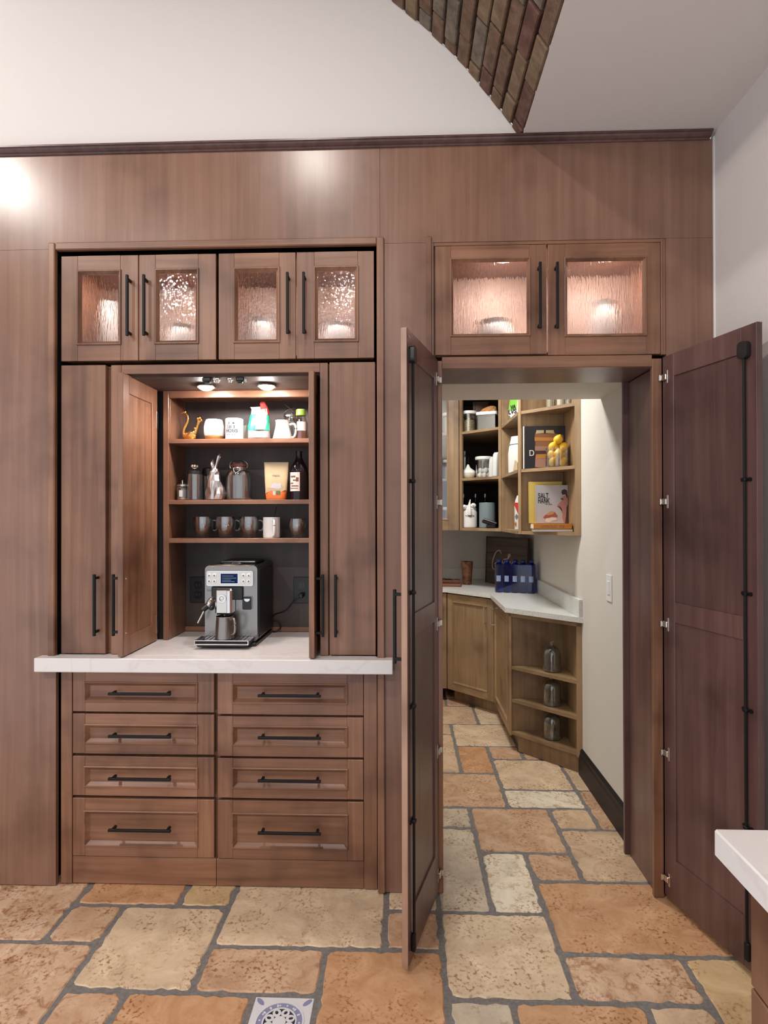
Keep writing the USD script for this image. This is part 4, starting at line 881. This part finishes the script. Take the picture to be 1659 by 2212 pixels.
for x in (-.093, -.070, .059, .082):
    for z in (.282, .307):
        b = obj('button', MB().add(lathe([(0, .003), (.006, .0034), (.0096, .002), (.0102, 0), (0, 0)], 20), T(x, -.0133, z) @ FRONT), 'white_plastic', cpn, smooth=40)
        obj('icon', MB().add(lathe([(0, .0006), (.0035, .0006), (.0035, 0), (0, 0)], 10), T(x, -.0165, z) @ FRONT), 'ink_grey', b)
obj('lettering', MB().add(lettering('SAECO', .0085, .0008)[0], T(-.088, -.0003, .236)), 'ink_grey', E_)
sp = obj('spout_head', MB().box(-.054, .020, -.060, .002, .142, .254, c=.008), 'chrome', E_)
obj('spout_face', B(-.045, .0, -.063, -.059, .150, .248, c=.001), 'nickel', sp)
obj('emblem', MB().add(lathe([(.010, 0), (.018, 0), (.019, .003), (.014, .0045), (.010, .003)], 24), T(-.022, -.063, .212, s=(1, 1, 1)) @ FRONT).add(ellipsoid(-.022, -.0645, .214, .009, .002, .006, 2)), 'chrome', sp, smooth=40)
nz = MB()
for x in (-.030, -.008): nz.add(lathe([(0, .118), (.005, .118), (.007, .126), (.007, .144), (0, .144)], 14), T(x, -.036, 0))
obj('nozzle', nz, 'black_plastic', sp, smooth=40)
obj('spout_shoulder', MB().box(-.085, .055, -.012, .001, .20, .258, c=.010), 'black_plastic', E_)
wn = obj('steam_wand', MB().add(tube(spline([(-.082, -.004, .205), (-.086, -.030, .192), (-.094, -.036, .172)], 10), .012, 12)), 'chrome', E_, smooth=40)
obj('grip', MB().add(tube([(-.094, -.036, .178), (-.112, -.046, .160)], [.014, .012], 12)).add(ellipsoid(-.078, -.03, .168, .013, .012, .011, 2)), 'black_plastic', wn, smooth=40)
obj('wand_tube', MB().add(tube([(-.103, -.042, .164), (-.128, -.060, .106)], .0048, 10)), 'nickel', wn, smooth=40)
dr_ = obj('brew_door', MB().add(prism(rrect(.044, .060, .007), 0, .003, T(.072, 0, .185) @ FRONT)), 'black_gloss', E_)
obj('door_rim', MB().add(prism(rrect(.048, .064, .009).difference(rrect(.042, .058, .006)), 0, .0045, T(.072, 0, .185) @ FRONT)), 'steel', dr_); obj('door_pull', MB().add(prism(Polygon([(-.013, .0)] + [(.013 * math.cos(x), .013 * math.sin(x)) for x in np.linspace(PI, 2 * PI, 14)]), 0, .006, T(.072, 0, .204) @ FRONT)), 'chrome', dr_)
ty = obj('drip_tray', MB().box(-.128, .100, -.094, .0, .010, .036, c=.008).box(-.122, .118, -.03, .29, .0, .014, c=.003), 'black_plastic', E_)
obj('tray_rim', MB().add(ring_xz(-.130, .102, .020, .040, [(0, -.088), (0, -.098), (.003, -.099), (.0055, -.095), (.0055, -.088)])).box(-.130, -.124, -.094, -.004, .033, .040, c=.001).box(.096, .102, -.094, -.004, .033, .040, c=.001), 'chrome', ty)
gr = MB()
for k in range(12): gr.box(-.122 + k * .0185, -.110 + k * .0185, -.090, -.004, .036, .0385, c=.0006)
obj('tray_grille', gr, 'chrome', ty)
t = thing('milk_pitcher', 'brushed steel milk pitcher under the spout of the coffee machine', 'pitcher', (-.777, .156, CZ + .0387))
obj('pot', lathe(shell([(.036, 0), (.040, .003), (.0395, .03), (.037, .075), (.0355, .092), (.037, .098)], .0015), 40), 'steel', t, smooth=35)
obj('handle', MB().add(tube(spline([(.030, -.018, .085), (.050, -.030, .088), (.054, -.032, .055), (.050, -.030, .030), (.034, -.020, .022)], 18), .0055, 8)), 'steel', t, smooth=50)
# outlets on the back of the nook, cord to the machine
for lab, x in (('black power outlet left of the coffee machine', -1.018), ('black power outlet right of the coffee machine with the cord plugged in', -.503)):
    t = thing('power_outlet', lab, 'power outlet', (x, YK, 1.148))
    obj('wall_plate', B(-.042, .042, -.006, -.0002, -.064, .064, c=.002), 'black_plastic', t)
    for z in (-.024, .024):
        s_ = obj('socket', MB().add(prism(rrect(.034, .038, .010), 0, .003, T(0, -.0055, z) @ FRONT)), 'black_gloss', t)
        obj('slot', MB().box(-.008, -.006, -.0092, -.008, z - .004, z + .008, c=.0002).box(.006, .008, -.0092, -.008, z - .003, z + .007, c=.0002), 'ink_grey', s_)
def loc_(p): return [(a + .765, b - .21, c - CZ) for a, b, c in p]
cd = obj('power_cord', tube(spline(loc_([(-.648, .495, 1.01), (-.625, .488, 1.035), (-.585, .480, 1.048), (-.548, .475, 1.085), (-.520, .470, 1.115), (-.503, .475, 1.124)]), 30), .0036, 8), 'black_plastic', E_, smooth=50)
obj('plug', B(.251, .273, .262, .294, 1.112 - CZ, 1.136 - CZ, c=.004), 'black_plastic', cd)
obj('slack', tube(spline(loc_([(-.640, .49, 1.0), (-.612, .490, .99), (-.606, .492, .965), (-.622, .49, .951), (-.640, .48, .950)]), 20), .0036, 8), 'black_plastic', cd, smooth=50)

# dishes behind the rain glass of the wall cabinets
def bowl_stack(label, loc, n, r=.062, m='white_ceramic'):
    for k in range(n):
        cup('bowl', label if n == 1 else '%s, number %d from below' % (label, k + 1), (loc[0], loc[1], loc[2] + k * .017), shell([(r * .45, 0), (r * .8, .018), (r, .045)], .0035), m, cat='bowl')
wz = zb + .004 + .0165
def vase(name, label, px_, Y, z0, ptop, rpx, m='white_ceramic'):
    x, zt_ = at(px_, ptop, Y); h = zt_ - z0; r = rpx * (CAMD + Y) / FPX
    cup(name, label, (x, Y, z0), shell([(r * .62, 0), (r * .9, h * .12), (r, h * .45), (r * .92, h * .75), (r * .70, h * .93), (r * .78, h)], .004), m, cat=name)
vase('pitcher', 'tall white pitcher behind the rain glass of the first door from the left', 238, .16, wz, 655, 24)
vase('bowl', 'white bowl behind the rain glass of the second door from the left', 395, .17, wz, 706, 34)
vase('pitcher', 'white pitcher behind the rain glass of the third door from the left', 568, .16, wz, 692, 28)
vase('bowl', 'white bowl behind the rain glass of the fourth door from the left', 730, .17, wz, 702, 36)
vase('bowl', 'wide white bowl behind the left rain glass door over the pantry', 1068, .16, 2.172, 696, 42)
vase('pitcher', 'white pitcher behind the right rain glass door over the pantry', 1302, .16, 2.172, 655, 32)

# ================================================================== THINGS IN THE PANTRY
def lidded_jar(label, loc, r, h, fill_h, fill, lid_r=None, round_=True, group=None):
    t = thing('storage_jar', label, 'jar', loc, 0 if round_ else -.35, group)
    if round_:
        obj('glass', lathe(shell([(r * .9, 0), (r, .006), (r, h), (r * .96, h + .004)], .003), 32), 'clear_glass', t, smooth=35)
        if fill_h: obj('contents', lathe([(0, .005), (r - .006, .005), (r - .0055, fill_h - .004), (r - .012, fill_h), (0, fill_h + .002)], 32), fill, t, smooth=35)
        lr = r * 1.08
        obj('lid', lathe([(0, h + .003), (lr * .95, h + .003), (lr, h + .008), (lr, h + .022), (lr * .94, h + .028), (0, h + .028)], 32), 'white_plastic', t, smooth=35)
    else:
        w, d = r, r * .8
        obj('glass', prism(rrect(2 * w, 2 * d, .012).difference(rrect(2 * w - .006, 2 * d - .006, .010)), 0, h), 'clear_glass', t, smooth=30)
        obj('contents', prism(rrect(2 * w - .010, 2 * d - .010, .009), .003, fill_h), fill, t, smooth=30)
        obj('lid', MB().add(prism(rrect(2 * w + .012, 2 * d + .012, .020), h + .002, h + .026)), 'white_plastic', t, smooth=30)
    return t
zA, zB, zC = SHU[1] + .0004, SHU[0] + .0004, uz0 + .0204
lidded_jar('round glass jar of mixed seeds with a white lid on the top pantry shelf', (ax(1013, 2.44), 2.44, zA), .064, .150, .105, 'seeds')
lidded_jar('square glass box of dark beans with a white lid on the top pantry shelf', (ax(1055, 2.30), 2.31, zA), .078, .120, .105, 'beans', round_=False)
t = thing('snack_pack', 'crumpled orange pack lying on the white lid of the square glass box', 'bag', (ax(1056, 2.31), 2.31, zA + .1465), .2)
obj('pack', bag_mesh([(0, .064, .045, 0), (.012, .066, .048, 0), (.030, .055, .040, .010), (.044, .036, .026, .022), (.052, .016, .012, .026)], 22, 2.6, .010, 40, 21), 'bread', t)
t = thing('brown_bag', 'brown paper bag at the back of the top corner shelf', 'bag', (ax(1040, 2.6), 2.62, zA))
obj('pack', bag_mesh([(0, .07, .04, 0), (.05, .072, .045, 0), (.2, .068, .035, 0), (.29, .066, .01, 0)], 22, 3, .008, 25, 5), 'bag_brown', t)
t = thing('chip_bag', 'green and white snack bag on the top narrow pantry shelf', 'bag', (.80, 1.86, zA), -.95)
obj('pack', bag_mesh([(0, .050, .024, 0), (.010, .056, .034, 0), (.06, .060, .036, 0), (.11, .058, .030, 0), (.20, .054, .014, 0), (.225, .054, .003, 0)], 26, 3.2, .005, 40, 4), 'bag_white', t, smooth=50)
obj('green_top', bag_mesh([(.085, .0602, .0350, 0), (.11, .0592, .0318, 0), (.20, .0552, .0158, 0), (.226, .0552, .005, 0)], 26, 3.2, .005, 40, 4), 'leaf_green', t, smooth=50)
obj('lettering', MB().add(lettering('LVS', .030, .0015, True)[0], T(0, -.0385, .058)).add(lettering('VA', .026, .0015, True)[0], T(.004, -.0365, .092)), 'ink', t)
obj('emblem', MB().add(decal(shapely.affinity.scale(Point(-.032, .030).buffer(.012), .8, 1.5), -.0372)), 'label_green', t)
t = thing('white_bag', 'small white paper bag behind the green snack bag', 'bag', (.80, 1.68, zA), -1.0)
obj('pack', bag_mesh([(0, .03, .02, 0), (.04, .032, .024, 0), (.1, .03, .02, 0), (.16, .028, .004, 0)], 20, 3, .004, 40, 9), 'bag_white', t, smooth=50)
# middle compartment
t = thing('tall_jar', 'tall clear glass jar in the dark back of the middle corner shelf', 'jar', (ax(1004, 2.75), 2.75, zB))
obj('glass', lathe(shell([(.045, 0), (.05, .006), (.05, .2), (.042, .22), (.042, .235)], .003), 28), 'clear_glass', t, smooth=35); obj('lid', lathe([(0, .236), (.05, .236), (.052, .242), (.05, .26), (0, .262)], 28), 'smoke_glass', t, smooth=35)
t = thing('garlic_keeper', 'cream ceramic garlic keeper shaped like a garlic bulb on the middle corner shelf', 'garlic keeper', (ax(1011.5, 2.42), 2.425, zB))
obj('bowl', lathe([(0, 0), (.032, 0), (.048, .010), (.058, .030), (.060, .047), (.054, .047), (.05, .03), (0, .02)], 36), 'cream_ceramic', t, smooth=35)
obj('lid', lathe([(0, .046), (.060, .046), (.061, .050), (.054, .066), (.036, .078), (.020, .090), (.012, .104), (.010, .112), (.006, .117), (0, .118)], 36), 'white_ceramic', t, smooth=40)
j = lidded_jar('glass jar of white eggs with a white lid on the middle corner shelf', (ax(1045.5, 2.36), 2.365, zB), .064, .145, 0, None)
eg = MB()
for k, (ex, ey, ez) in enumerate([(-.035, -.03, .025), (.0, -.042, .024), (.036, -.026, .025), (-.012, .0, .022), (.03, .02, .024), (-.036, .018, .024), (.012, -.03, .064), (-.03, -.012, .062), (.036, .002, .062), (0, .03, .06)]):
    eg = MB().add(ellipsoid(ex, ey, ez, .018, .018, .022, 2)); obj('egg', eg, 'eggs', j, smooth=50)
for k, (x, y, h) in enumerate([(.722, 2.20, .165), (.775, 2.12, .185)]):
    t = thing('flour_bag', ['narrow white paper bag right of the egg jar', 'taller white paper bag against the corner stile'][k], 'bag', (ax(1065 + 8 * k, 2.28 - .13 * k), 2.28 - .13 * k, zB), -.6)
    obj('pack', bag_mesh([(0, .020, .034, 0), (.006, .024, .040, 0), (h * .6, .024, .040, 0), (h * .9, .021, .030, 0), (h, .017, .012, 0)], 20, 4, .003, 40, 14 + k), 'bag_white', t, smooth=50)
t = thing('flour_bag', 'big white rolled top paper bag on the middle narrow pantry shelf', 'bag', (.79, 1.80, zB), -.9)
obj('pack', bag_mesh([(0, .050, .032, 0), (.008, .056, .040, 0), (.14, .056, .040, 0), (.19, .054, .032, 0), (.235, .048, .020, 0), (.262, .044, .012, 0)], 24, 4, .004, 35, 31), 'bag_white', t, smooth=50)
obj('fold_line', MB().box(-.045, .045, -.030, -.026, .200, .206, c=.0008), 'ink_grey', t); obj('picture', MB().add(decal(Polygon([(.005, .02), (.045, .02), (.045, .075), (.02, .09)]), -.042)), 'pouch_beige', t)
# lower compartment
t = thing('face_canister', 'white ceramic canister with two round eyes and a long nose on the bottom corner shelf', 'canister', (ax(1013, 2.40), 2.405, zC))
obj('jar', lathe(shell([(.058, 0), (.064, .005), (.066, .02), (.066, .125), (.060, .142), (.058, .146)], .004), 40), 'white_ceramic', t, smooth=35)
obj('lid', lathe([(0, .146), (.062, .146), (.062, .152), (.050, .170), (.025, .182), (0, .184)], 36), 'white_ceramic', t, smooth=40)
for x in (-.044, .030):
    e = obj('eye', MB().add(ellipsoid(x, -.050, .166 + (.012 if x > 0 else 0), .023, .018, .020, 2)), 'white_ceramic', t, smooth=50)
    obj('pupil', MB().add(ellipsoid(x - .002, -.0675, .164 + (.012 if x > 0 else 0), .006, .0025, .006, 2)), 'cork', e)
obj('nose', MB().add(tube(spline([(.0, -.068, .105), (-.002, -.070, .14), (-.002, -.055, .175), (.004, -.03, .205), (.010, -.018, .226)], 16), np.r_[np.linspace(.016, .012, 8), np.linspace(.012, .004, 8)], 12)), 'white_ceramic', t, smooth=50)
lm = MB(); q, w = lettering('TOMATE', .013, .0012, True); v = q.vertices.copy(); a = v[:, 0] / .0665; rr = .0668 - v[:, 1]
q.vertices = np.stack([rr * np.sin(a), -rr * np.cos(a), v[:, 2] + .088], 1); obj('lettering', lm.add(q), 'ink_grey', t)
t = thing('utensil_crock', 'grey blue glazed cylinder crock on the bottom corner shelf', 'crock', (ax(1053, 2.33), 2.345, zC))
obj('crock', lathe(shell([(.060, 0), (.064, .004), (.064, .196), (.062, .20)], .005), 40), 'grey_glaze', t, smooth=35)
t = thing('hand_mixer', 'black and silver kitchen tool leaning on the grey blue crock', 'kitchen tool', (ax(1057, 2.2), 2.225, zC))
obj('grip', MB().box(-.055, .055, -.018, .018, -.014, .012, c=.008, m=T(0, 0, .040, ry=.32)), 'black_plastic', t); obj('silver_band', MB().box(-.056, .056, -.020, .014, .012, .024, c=.004, m=T(0, 0, .040, ry=.32)), 'nickel', t); obj('foot', B(-.02, .05, -.018, .018, 0, .028, c=.004), 'black_plastic', t)
for k, (px_, y) in enumerate([(1001, 2.72), (1027, 2.70), (1048, 2.68)]):
    t = thing('wine_bottle', ['leftmost dark bottle with a silver top behind the pantry canisters', 'middle dark bottle with a silver top behind the pantry canisters', 'rightmost dark bottle with a silver top, behind the grey blue crock'][k], 'bottle', (ax(px_, y), y, zC), 0, 'dark bottles at the back of the corner shelf')
    obj('glass', lathe([(0, 0), (.036, 0), (.038, .004), (.038, .17), (.030, .195), (.015, .215), (.014, .255), (0, .256)], 24), 'dark_bottle', t, smooth=35)
    obj('foil_cap', lathe([(0, .256), (.0145, .25), (.016, .262), (.015, .282), (0, .284)], 18), 'nickel', t, smooth=35)
t = thing('paper_bag', 'red and white paper bag on the bottom narrow pantry shelf', 'bag', (.80, 1.66, zC), -.75)
obj('pack', bag_mesh([(0, .046, .028, 0), (.006, .050, .034, 0), (.16, .050, .034, 0), (.20, .046, .028, 0), (.235, .034, .018, 0)], 24, 4, .003, 40, 41), 'bag_white', t, smooth=50)
obj('red_print', MB().add(decal(Polygon([(-.046, .185), (.046, .185), (.046, .02), (.03, .02), (-.03, .15)]), -.0345, d=.001)), 'bag_red', t)
obj('crest', MB().add(decal(Polygon([(-.036, .09), (-.022, .11), (-.006, .09), (-.022, .07)]), -.0345, d=.001)), 'ink_grey', t); obj('mark', MB().add(decal(shapely.affinity.scale(Point(-.03, .04).buffer(.010), .7, 1.5), -.0345, d=.001)), 'pouch_orange', t)
# books and lemons on the angled end shelf; things there face the viewer like the shelf front
def book(name, label, x, y, z, w, h, d, cover, rz=0., tilt=0., spine=None, group=None):
    t = thing(name, label, 'book', (x, y, z), rz, group)
    UsdGeom.Xformable(t).AddRotateXOp().Set(math.degrees(tilt))
    obj('cover', MB().box(-w / 2, w / 2, -d, -d + .003, 0, h, c=.0008).box(-w / 2, w / 2, -.003, 0, 0, h, c=.0008).box(-w / 2, -w / 2 + .003, -d, 0, 0, h, c=.0008), cover, t)
    obj('pages', B(-w / 2 + .003, w / 2 - .004, -d + .003, -.003, .003, h - .003, c=.0005), 'paper', t)
    return t
yb = 1.412; bxm = (ax(1133, 1.39) + ax(1222, 1.39)) / 2; bw = ax(1222, 1.39) - ax(1133, 1.39)
t = book('cookbook', 'black cookbook with stacked burgers and a white letter D on the cover', bxm, yb, zB, bw, .270, .026, 'book_black', -.02, -.0)
yf = -.0268
obj('white_spine', B(-bw / 2 - .0035, -bw / 2 + .004, -.026, 0, 0, .270, c=.001), 'book_white', t)
pic = [('burger_cream', [(-.058, .222), (-.006, .226), (-.006, .244), (-.052, .244)]), ('burger_cream', [(.006, .226), (.06, .222), (.054, .244), (.006, .244)]), ('burger_brown', [(-.062, .200), (.115, .196), (.115, .212), (.06, .222), (-.062, .222)]),
       ('burger_orange', [(-.064, .176), (.115, .176), (.115, .196), (-.064, .202)]), ('burger_brown', [(-.06, .142), (.10, .146), (.10, .176), (-.06, .174)]), ('burger_pink', [(-.062, .115), (.10, .11), (.10, .142), (-.062, .144)]),
       ('hair', [(-.062, .094), (.02, .098), (.02, .116), (-.062, .114)]), ('burger_orange', [(-.06, .066), (.02, .066), (.02, .094), (-.056, .092)]), ('burger_pink', [(-.062, .010), (.02, .006), (.02, .064), (-.06, .066)])]
for mname, po in pic: obj('picture', MB().add(decal(Polygon(po), yf + .0007)), mname, t)
q, w = lettering('D', .036, .001, True); obj('lettering', MB().add(q, T(-.082, yf + .0004, .082)), 'book_white', t)
vx = ax(1203.5, 1.30); vy = 1.298
t = thing('lemon_vase', 'clear glass vase heaped with yellow lemons in front of the black cookbook', 'vase', (vx, vy, zB))
obj('glass', lathe(shell([(.058, 0), (.067, .003), (.0695, .012), (.0695, .118), (.068, .12)], .0025), 36), 'clear_glass', t, smooth=35)
lemon = [(r * .0285, z * .90) for r, z in ((0, -.041), (.16, -.040), (.24, -.036), (.55, -.029), (.88, -.013), (1., 0), (.9, .013), (.6, .027), (.3, .034), (.2, .039), (0, .0405))]
spots = [(-.026, -.024, .034, 1.3, .4), (.028, -.022, .034, 1.2, 2.6), (.002, .028, .036, 1.4, 1.5), (-.028, .004, .082, .9, .2), (.026, .012, .084, 1.2, 2.2), (.0, -.027, .080, .3, .0), (-.024, -.004, .128, 1.0, .8), (.034, -.008, .126, 1.25, 2.4), (.002, .020, .128, 1.2, 1.2), (.004, -.008, .170, 1.1, .5)]
for k, (x, y, z, tl_, az_) in enumerate(spots):
    lab = ['lowest lemon at the left in the glass vase', 'lowest lemon at the right in the glass vase', 'lowest lemon at the back in the glass vase', 'left lemon in the second layer of the glass vase', 'right lemon in the second layer of the glass vase', 'middle front lemon in the second layer of the glass vase', 'left lemon above the rim of the glass vase', 'right lemon above the rim of the glass vase', 'back lemon above the rim of the glass vase', 'topmost lemon of the heap in the glass vase'][k]
    t = obj('lemon', MB().add(lathe(lemon, 20), T(vx + x * 1.06, vy + y * 1.06, zB + z, rx=tl_ * .55, rz=az_)), 'lemon', smooth=50, label=lab, cat='lemon', group='lemons in the glass vase')
# cookbooks on the bottom
cxm = (ax(1142, 1.30) + ax(1236, 1.30)) / 2
def flat_book(label, x, y, z, w, d, h, cover, rz, title=None):
    t = thing('cookbook', label, 'book', (x, y, z), rz)
    obj('cover', MB().box(-w / 2, w / 2, -d / 2, d / 2, 0, .003, c=.0008).box(-w / 2, w / 2, -d / 2, d / 2, h - .003, h, c=.0008).box(-w / 2, w / 2, -d / 2, -d / 2 + .003, 0, h, c=.0008), cover, t)
    obj('pages', B(-w / 2 + .0005, w / 2 - .004, -d / 2 + .003, d / 2 - .004, .003, h - .003, c=.0004), 'paper', t)
    if title: obj('lettering', MB().add(lettering(title, h * .5, .0008, True)[0], T(0, -d / 2 + .0004, h * .25)), 'burger_brown', t)
flat_book('thin white cookbook lying at the bottom of the stack', cxm + .008, 1.305, zC, .226, .165, .016, 'book_white', -.12)
flat_book('orange cookbook lying on the thin white one', cxm + .002, 1.305, zC + .0164, .226, .170, .032, 'book_orange', -.10, 'UNWIND  KN')
zS = zC + .0488
t = book('cookbook', 'yellow cookbook standing behind the grey one', cxm - .012, 1.382, zS, .205, .262, .020, 'book_yellow', -.10, -.05)
t = book('cookbook', 'grey cookbook titled SALT HANK with a man biting a sandwich on the cover', cxm + .018, 1.346, zS, .195, .238, .024, 'book_grey', -.10, -.06)
yf = -.0247
sk = Polygon([(.097, .0), (.097, .165), (.075, .172), (.060, .160), (.057, .138), (.046, .128), (.030, .110), (.034, .102), (.050, .100), (.040, .096), (.056, .082), (.064, .060), (.062, .035), (.068, .012), (.072, 0)])
obj('picture', MB().add(decal(sk, yf + .0006)), 'skin', t)
obj('picture', MB().add(decal(Polygon([(.097, .15), (.092, .205), (.078, .212), (.062, .206), (.058, .190), (.066, .176), (.080, .180), (.088, .165)]), yf + .0004)).add(decal(Polygon([(.097, 0), (.097, .12), (.088, .10), (.085, .05), (.078, 0)]), yf + .0004)).add(decal(Polygon([(.052, .150), (.072, .144), (.070, .152), (.058, .157)]), yf + .0003)).add(decal(Polygon([(.030, .106), (.050, .104), (.060, .088), (.064, .062), (.058, .076), (.046, .096)]), yf + .0003)), 'hair', t)
obj('picture', MB().add(decal(Polygon([(-.055, .036), (-.040, .052), (-.022, .060), (.0, .074), (.018, .068), (.034, .046), (.030, .036), (.0, .04), (-.04, .026)]), yf + .0005)), 'meat', t)
obj('picture', MB().add(decal(Polygon([(-.040, .052), (-.022, .066), (-.002, .076), (.014, .072), (.008, .056), (-.018, .050)]), yf + .0003)), 'bun', t); obj('picture', MB().add(decal(Polygon([(-.042, .012), (-.038, .030), (.0, .036), (.028, .034), (.026, .020), (.0, .016), (-.02, .004)]), yf + .0004)), 'book_white', t)
q1, w1 = lettering('SALT', .026, .0007, True); q2, w2 = lettering('HANK', .026, .0007, True)
obj('lettering', MB().add(q1, T(-.052, yf + .0005, .158, s=(.72, 1, 1.15))).add(q2, T(-.049, yf + .0005, .126, s=(.70, 1, 1.15))).add(lettering('EAT LIKE A', .0055, .0007, True)[0], T(-.018, yf + .0005, .116)), 'ink', t)
# jars on the end shelf's top board
for k, (px_, y, fl_) in enumerate([(1190, 1.33, 'grains'), (1212, 1.30, 'cream_ceramic'), (1231, 1.27, 'seeds')]):
    lidded_jar(['first glass jar from the left on the highest end shelf', 'middle glass jar on the highest end shelf', 'last glass jar at the right of the highest end shelf'][k], (ax(px_, y), y, zA), .030, .10, .07, fl_)
# left glazed cabinet contents
lidded_jar('tall white filled jar behind the pantry cabinet glass, upper shelf', (.362, 2.56, zA), .04, .16, .15, 'bag_white'); lidded_jar('jar of pale grains behind the pantry cabinet glass, middle shelf', (.365, 2.56, zB), .04, .14, .11, 'grains'); lidded_jar('jar of dark beans behind the pantry cabinet glass, bottom shelf', (.362, 2.56, zC), .04, .14, .10, 'beans')
# counter things
zP = .9204
t = thing('wood_sign', 'dark plank sign with pale script leaning in the pantry corner', 'sign', (.857, 2.615, zP + .001), -1.1)
UsdGeom.Xformable(t).AddRotateXOp().Set(-2.)
for k in range(3): obj('plank', B(-.276, .276, -.016, 0, .133 * k + .001, .133 * (k + 1), c=.002), 'sign_grain', t)
for x0, x1, z0, z1 in ((-.285, -.276, 0, .40), (.276, .285, 0, .40), (-.285, .285, .3995, .406)): obj('frame_edge', B(x0, x1, -.020, .002, z0, z1, c=.001), 'sign_wood', t)
def script(pts, n=40): return tube(spline([(x * 1.45 - .01, -.0185, z) for x, z in pts], n), .0046, 6)
scr = MB().add(script([(-.035, .262), (-.050, .290), (-.072, .285), (-.108, .225), (-.120, .165), (-.112, .130), (-.090, .130), (-.070, .165), (-.068, .176), (-.095, .172)])).add(script([(-.068, .176), (-.074, .120)], 8))
scr.add(script([(-.02, .205), (-.036, .200), (-.046, .172), (-.036, .160), (-.018, .196), (-.014, .168), (0, .190), (.012, .225), (.010, .175), (.022, .20), (.042, .245), (.052, .262), (.046, .268), (.032, .22), (.034, .182), (.05, .21), (.058, .185), (.075, .20)], 70)).add(script([(-.01, .218), (.03, .226)], 6))
scr.add(script([(.075, .20), (.085, .215), (.078, .18), (.095, .19), (.11, .215), (.112, .185), (.13, .20)], 24)); obj('script', scr, 'sign_script', t)
t = thing('wooden_cup', 'tall tapered cup of reddish turned wood on the pantry counter', 'cup', (ax(1008.5, 2.72), 2.72, zP))
obj('cup', lathe(shell([(.036, 0), (.038, .004), (.050, .17), (.051, .192), (.048, .196)], .004), 36), 'cup_grain', t, smooth=35)
t = thing('cutting_board', 'reddish cutting board lying on the pantry counter beside the wooden cup', 'cutting board', (ax(972, 2.62), 2.62, zP), -.12)
obj('board', B(-.14, .095, -.09, .09, 0, .022, c=.005), 'board_red', t)
t = thing('wood_tray', 'small dark wooden tray on the reddish cutting board', 'tray', (ax(972, 2.64), 2.64, zP + .0224), -.1)
obj('tray', MB().box(-.10, .08, -.06, .06, 0, .014, c=.003).box(-.10, .08, -.06, -.052, .0, .026, c=.002).box(-.10, .08, .052, .06, 0, .026, c=.002), 'rust_wood', t)
t = thing('spoon_rest', 'black spoon lying on the small wooden tray', 'spoon', (ax(968, 2.64), 2.64, zP + .0368), -.3)
obj('spoon', MB().add(tube(spline([(-.02, 0, .012), (.02, 0, .016), (.06, 0, .006)], 10), .005, 8)).add(ellipsoid(-.04, 0, .012, .028, .018, .010, 2)), 'black_plastic', t, smooth=50)
# water bottles, shrink wrapped together
wp = thing('water_bottle_pack', 'shrink wrapped pack of blue water bottles on the pantry counter', 'water bottles', (.853, 2.205, zP), -.25)
k = 0
for iy in range(2):
    for ix in range(5):
        x, y = (ix - 2) * .0605, (iy - .5) * .0605
        b = obj('bottle', MB().add(lathe([(0, 0), (.027, 0), (.030, .005), (.030, .045), (.0285, .05), (.030, .055), (.030, .195), (.027, .213), (.016, .226), (.0145, .235), (0, .2355)], 20), T(x, y, 0)), 'blue_plastic', wp, smooth=35)
        obj('cap', MB().add(lathe([(0, .2355), (.0165, .2315), (.0165, .2455), (.014, .2475), (0, .2475)], 16), T(x, y, 0)), 'blue_cap', b, smooth=35)
        if iy == 0 or ix == 0:
            v, f = curved_label(.030, -.55 if iy == 0 else -1.9, .55 if iy == 0 else -.8, .085, .130, 6, .0008); obj('label', (v + [x, y, 0], f), 'blue_label', b)
obj('shrink_film', MB().add(prism(rrect(.305, .125, .030).difference(rrect(.3035, .1235, .029)), .002, .215)), 'film', wp, smooth=30)
# three big glass jugs
for z, lab in ((.545, 'clear glass jug on the highest board of the low end shelf'), (.335, 'clear glass jug on the middle board of the low end shelf'), (.128, 'clear glass jug on the lowest board of the low end shelf')):
    h_ = .185 if z < .5 else .20
    t = thing('glass_jug', lab, 'jug', (ax(1191, 1.328), 1.332, z + .0005))
    obj('glass', lathe(shell([(.048, 0), (.054, .006), (.0555, .02), (.0555, .100), (.051, .124), (.038, .143), (.020, .154), (.014, .160), (.0135, .175), (.016, .180)], .0022), 36), 'smoke_glass', t, smooth=35)
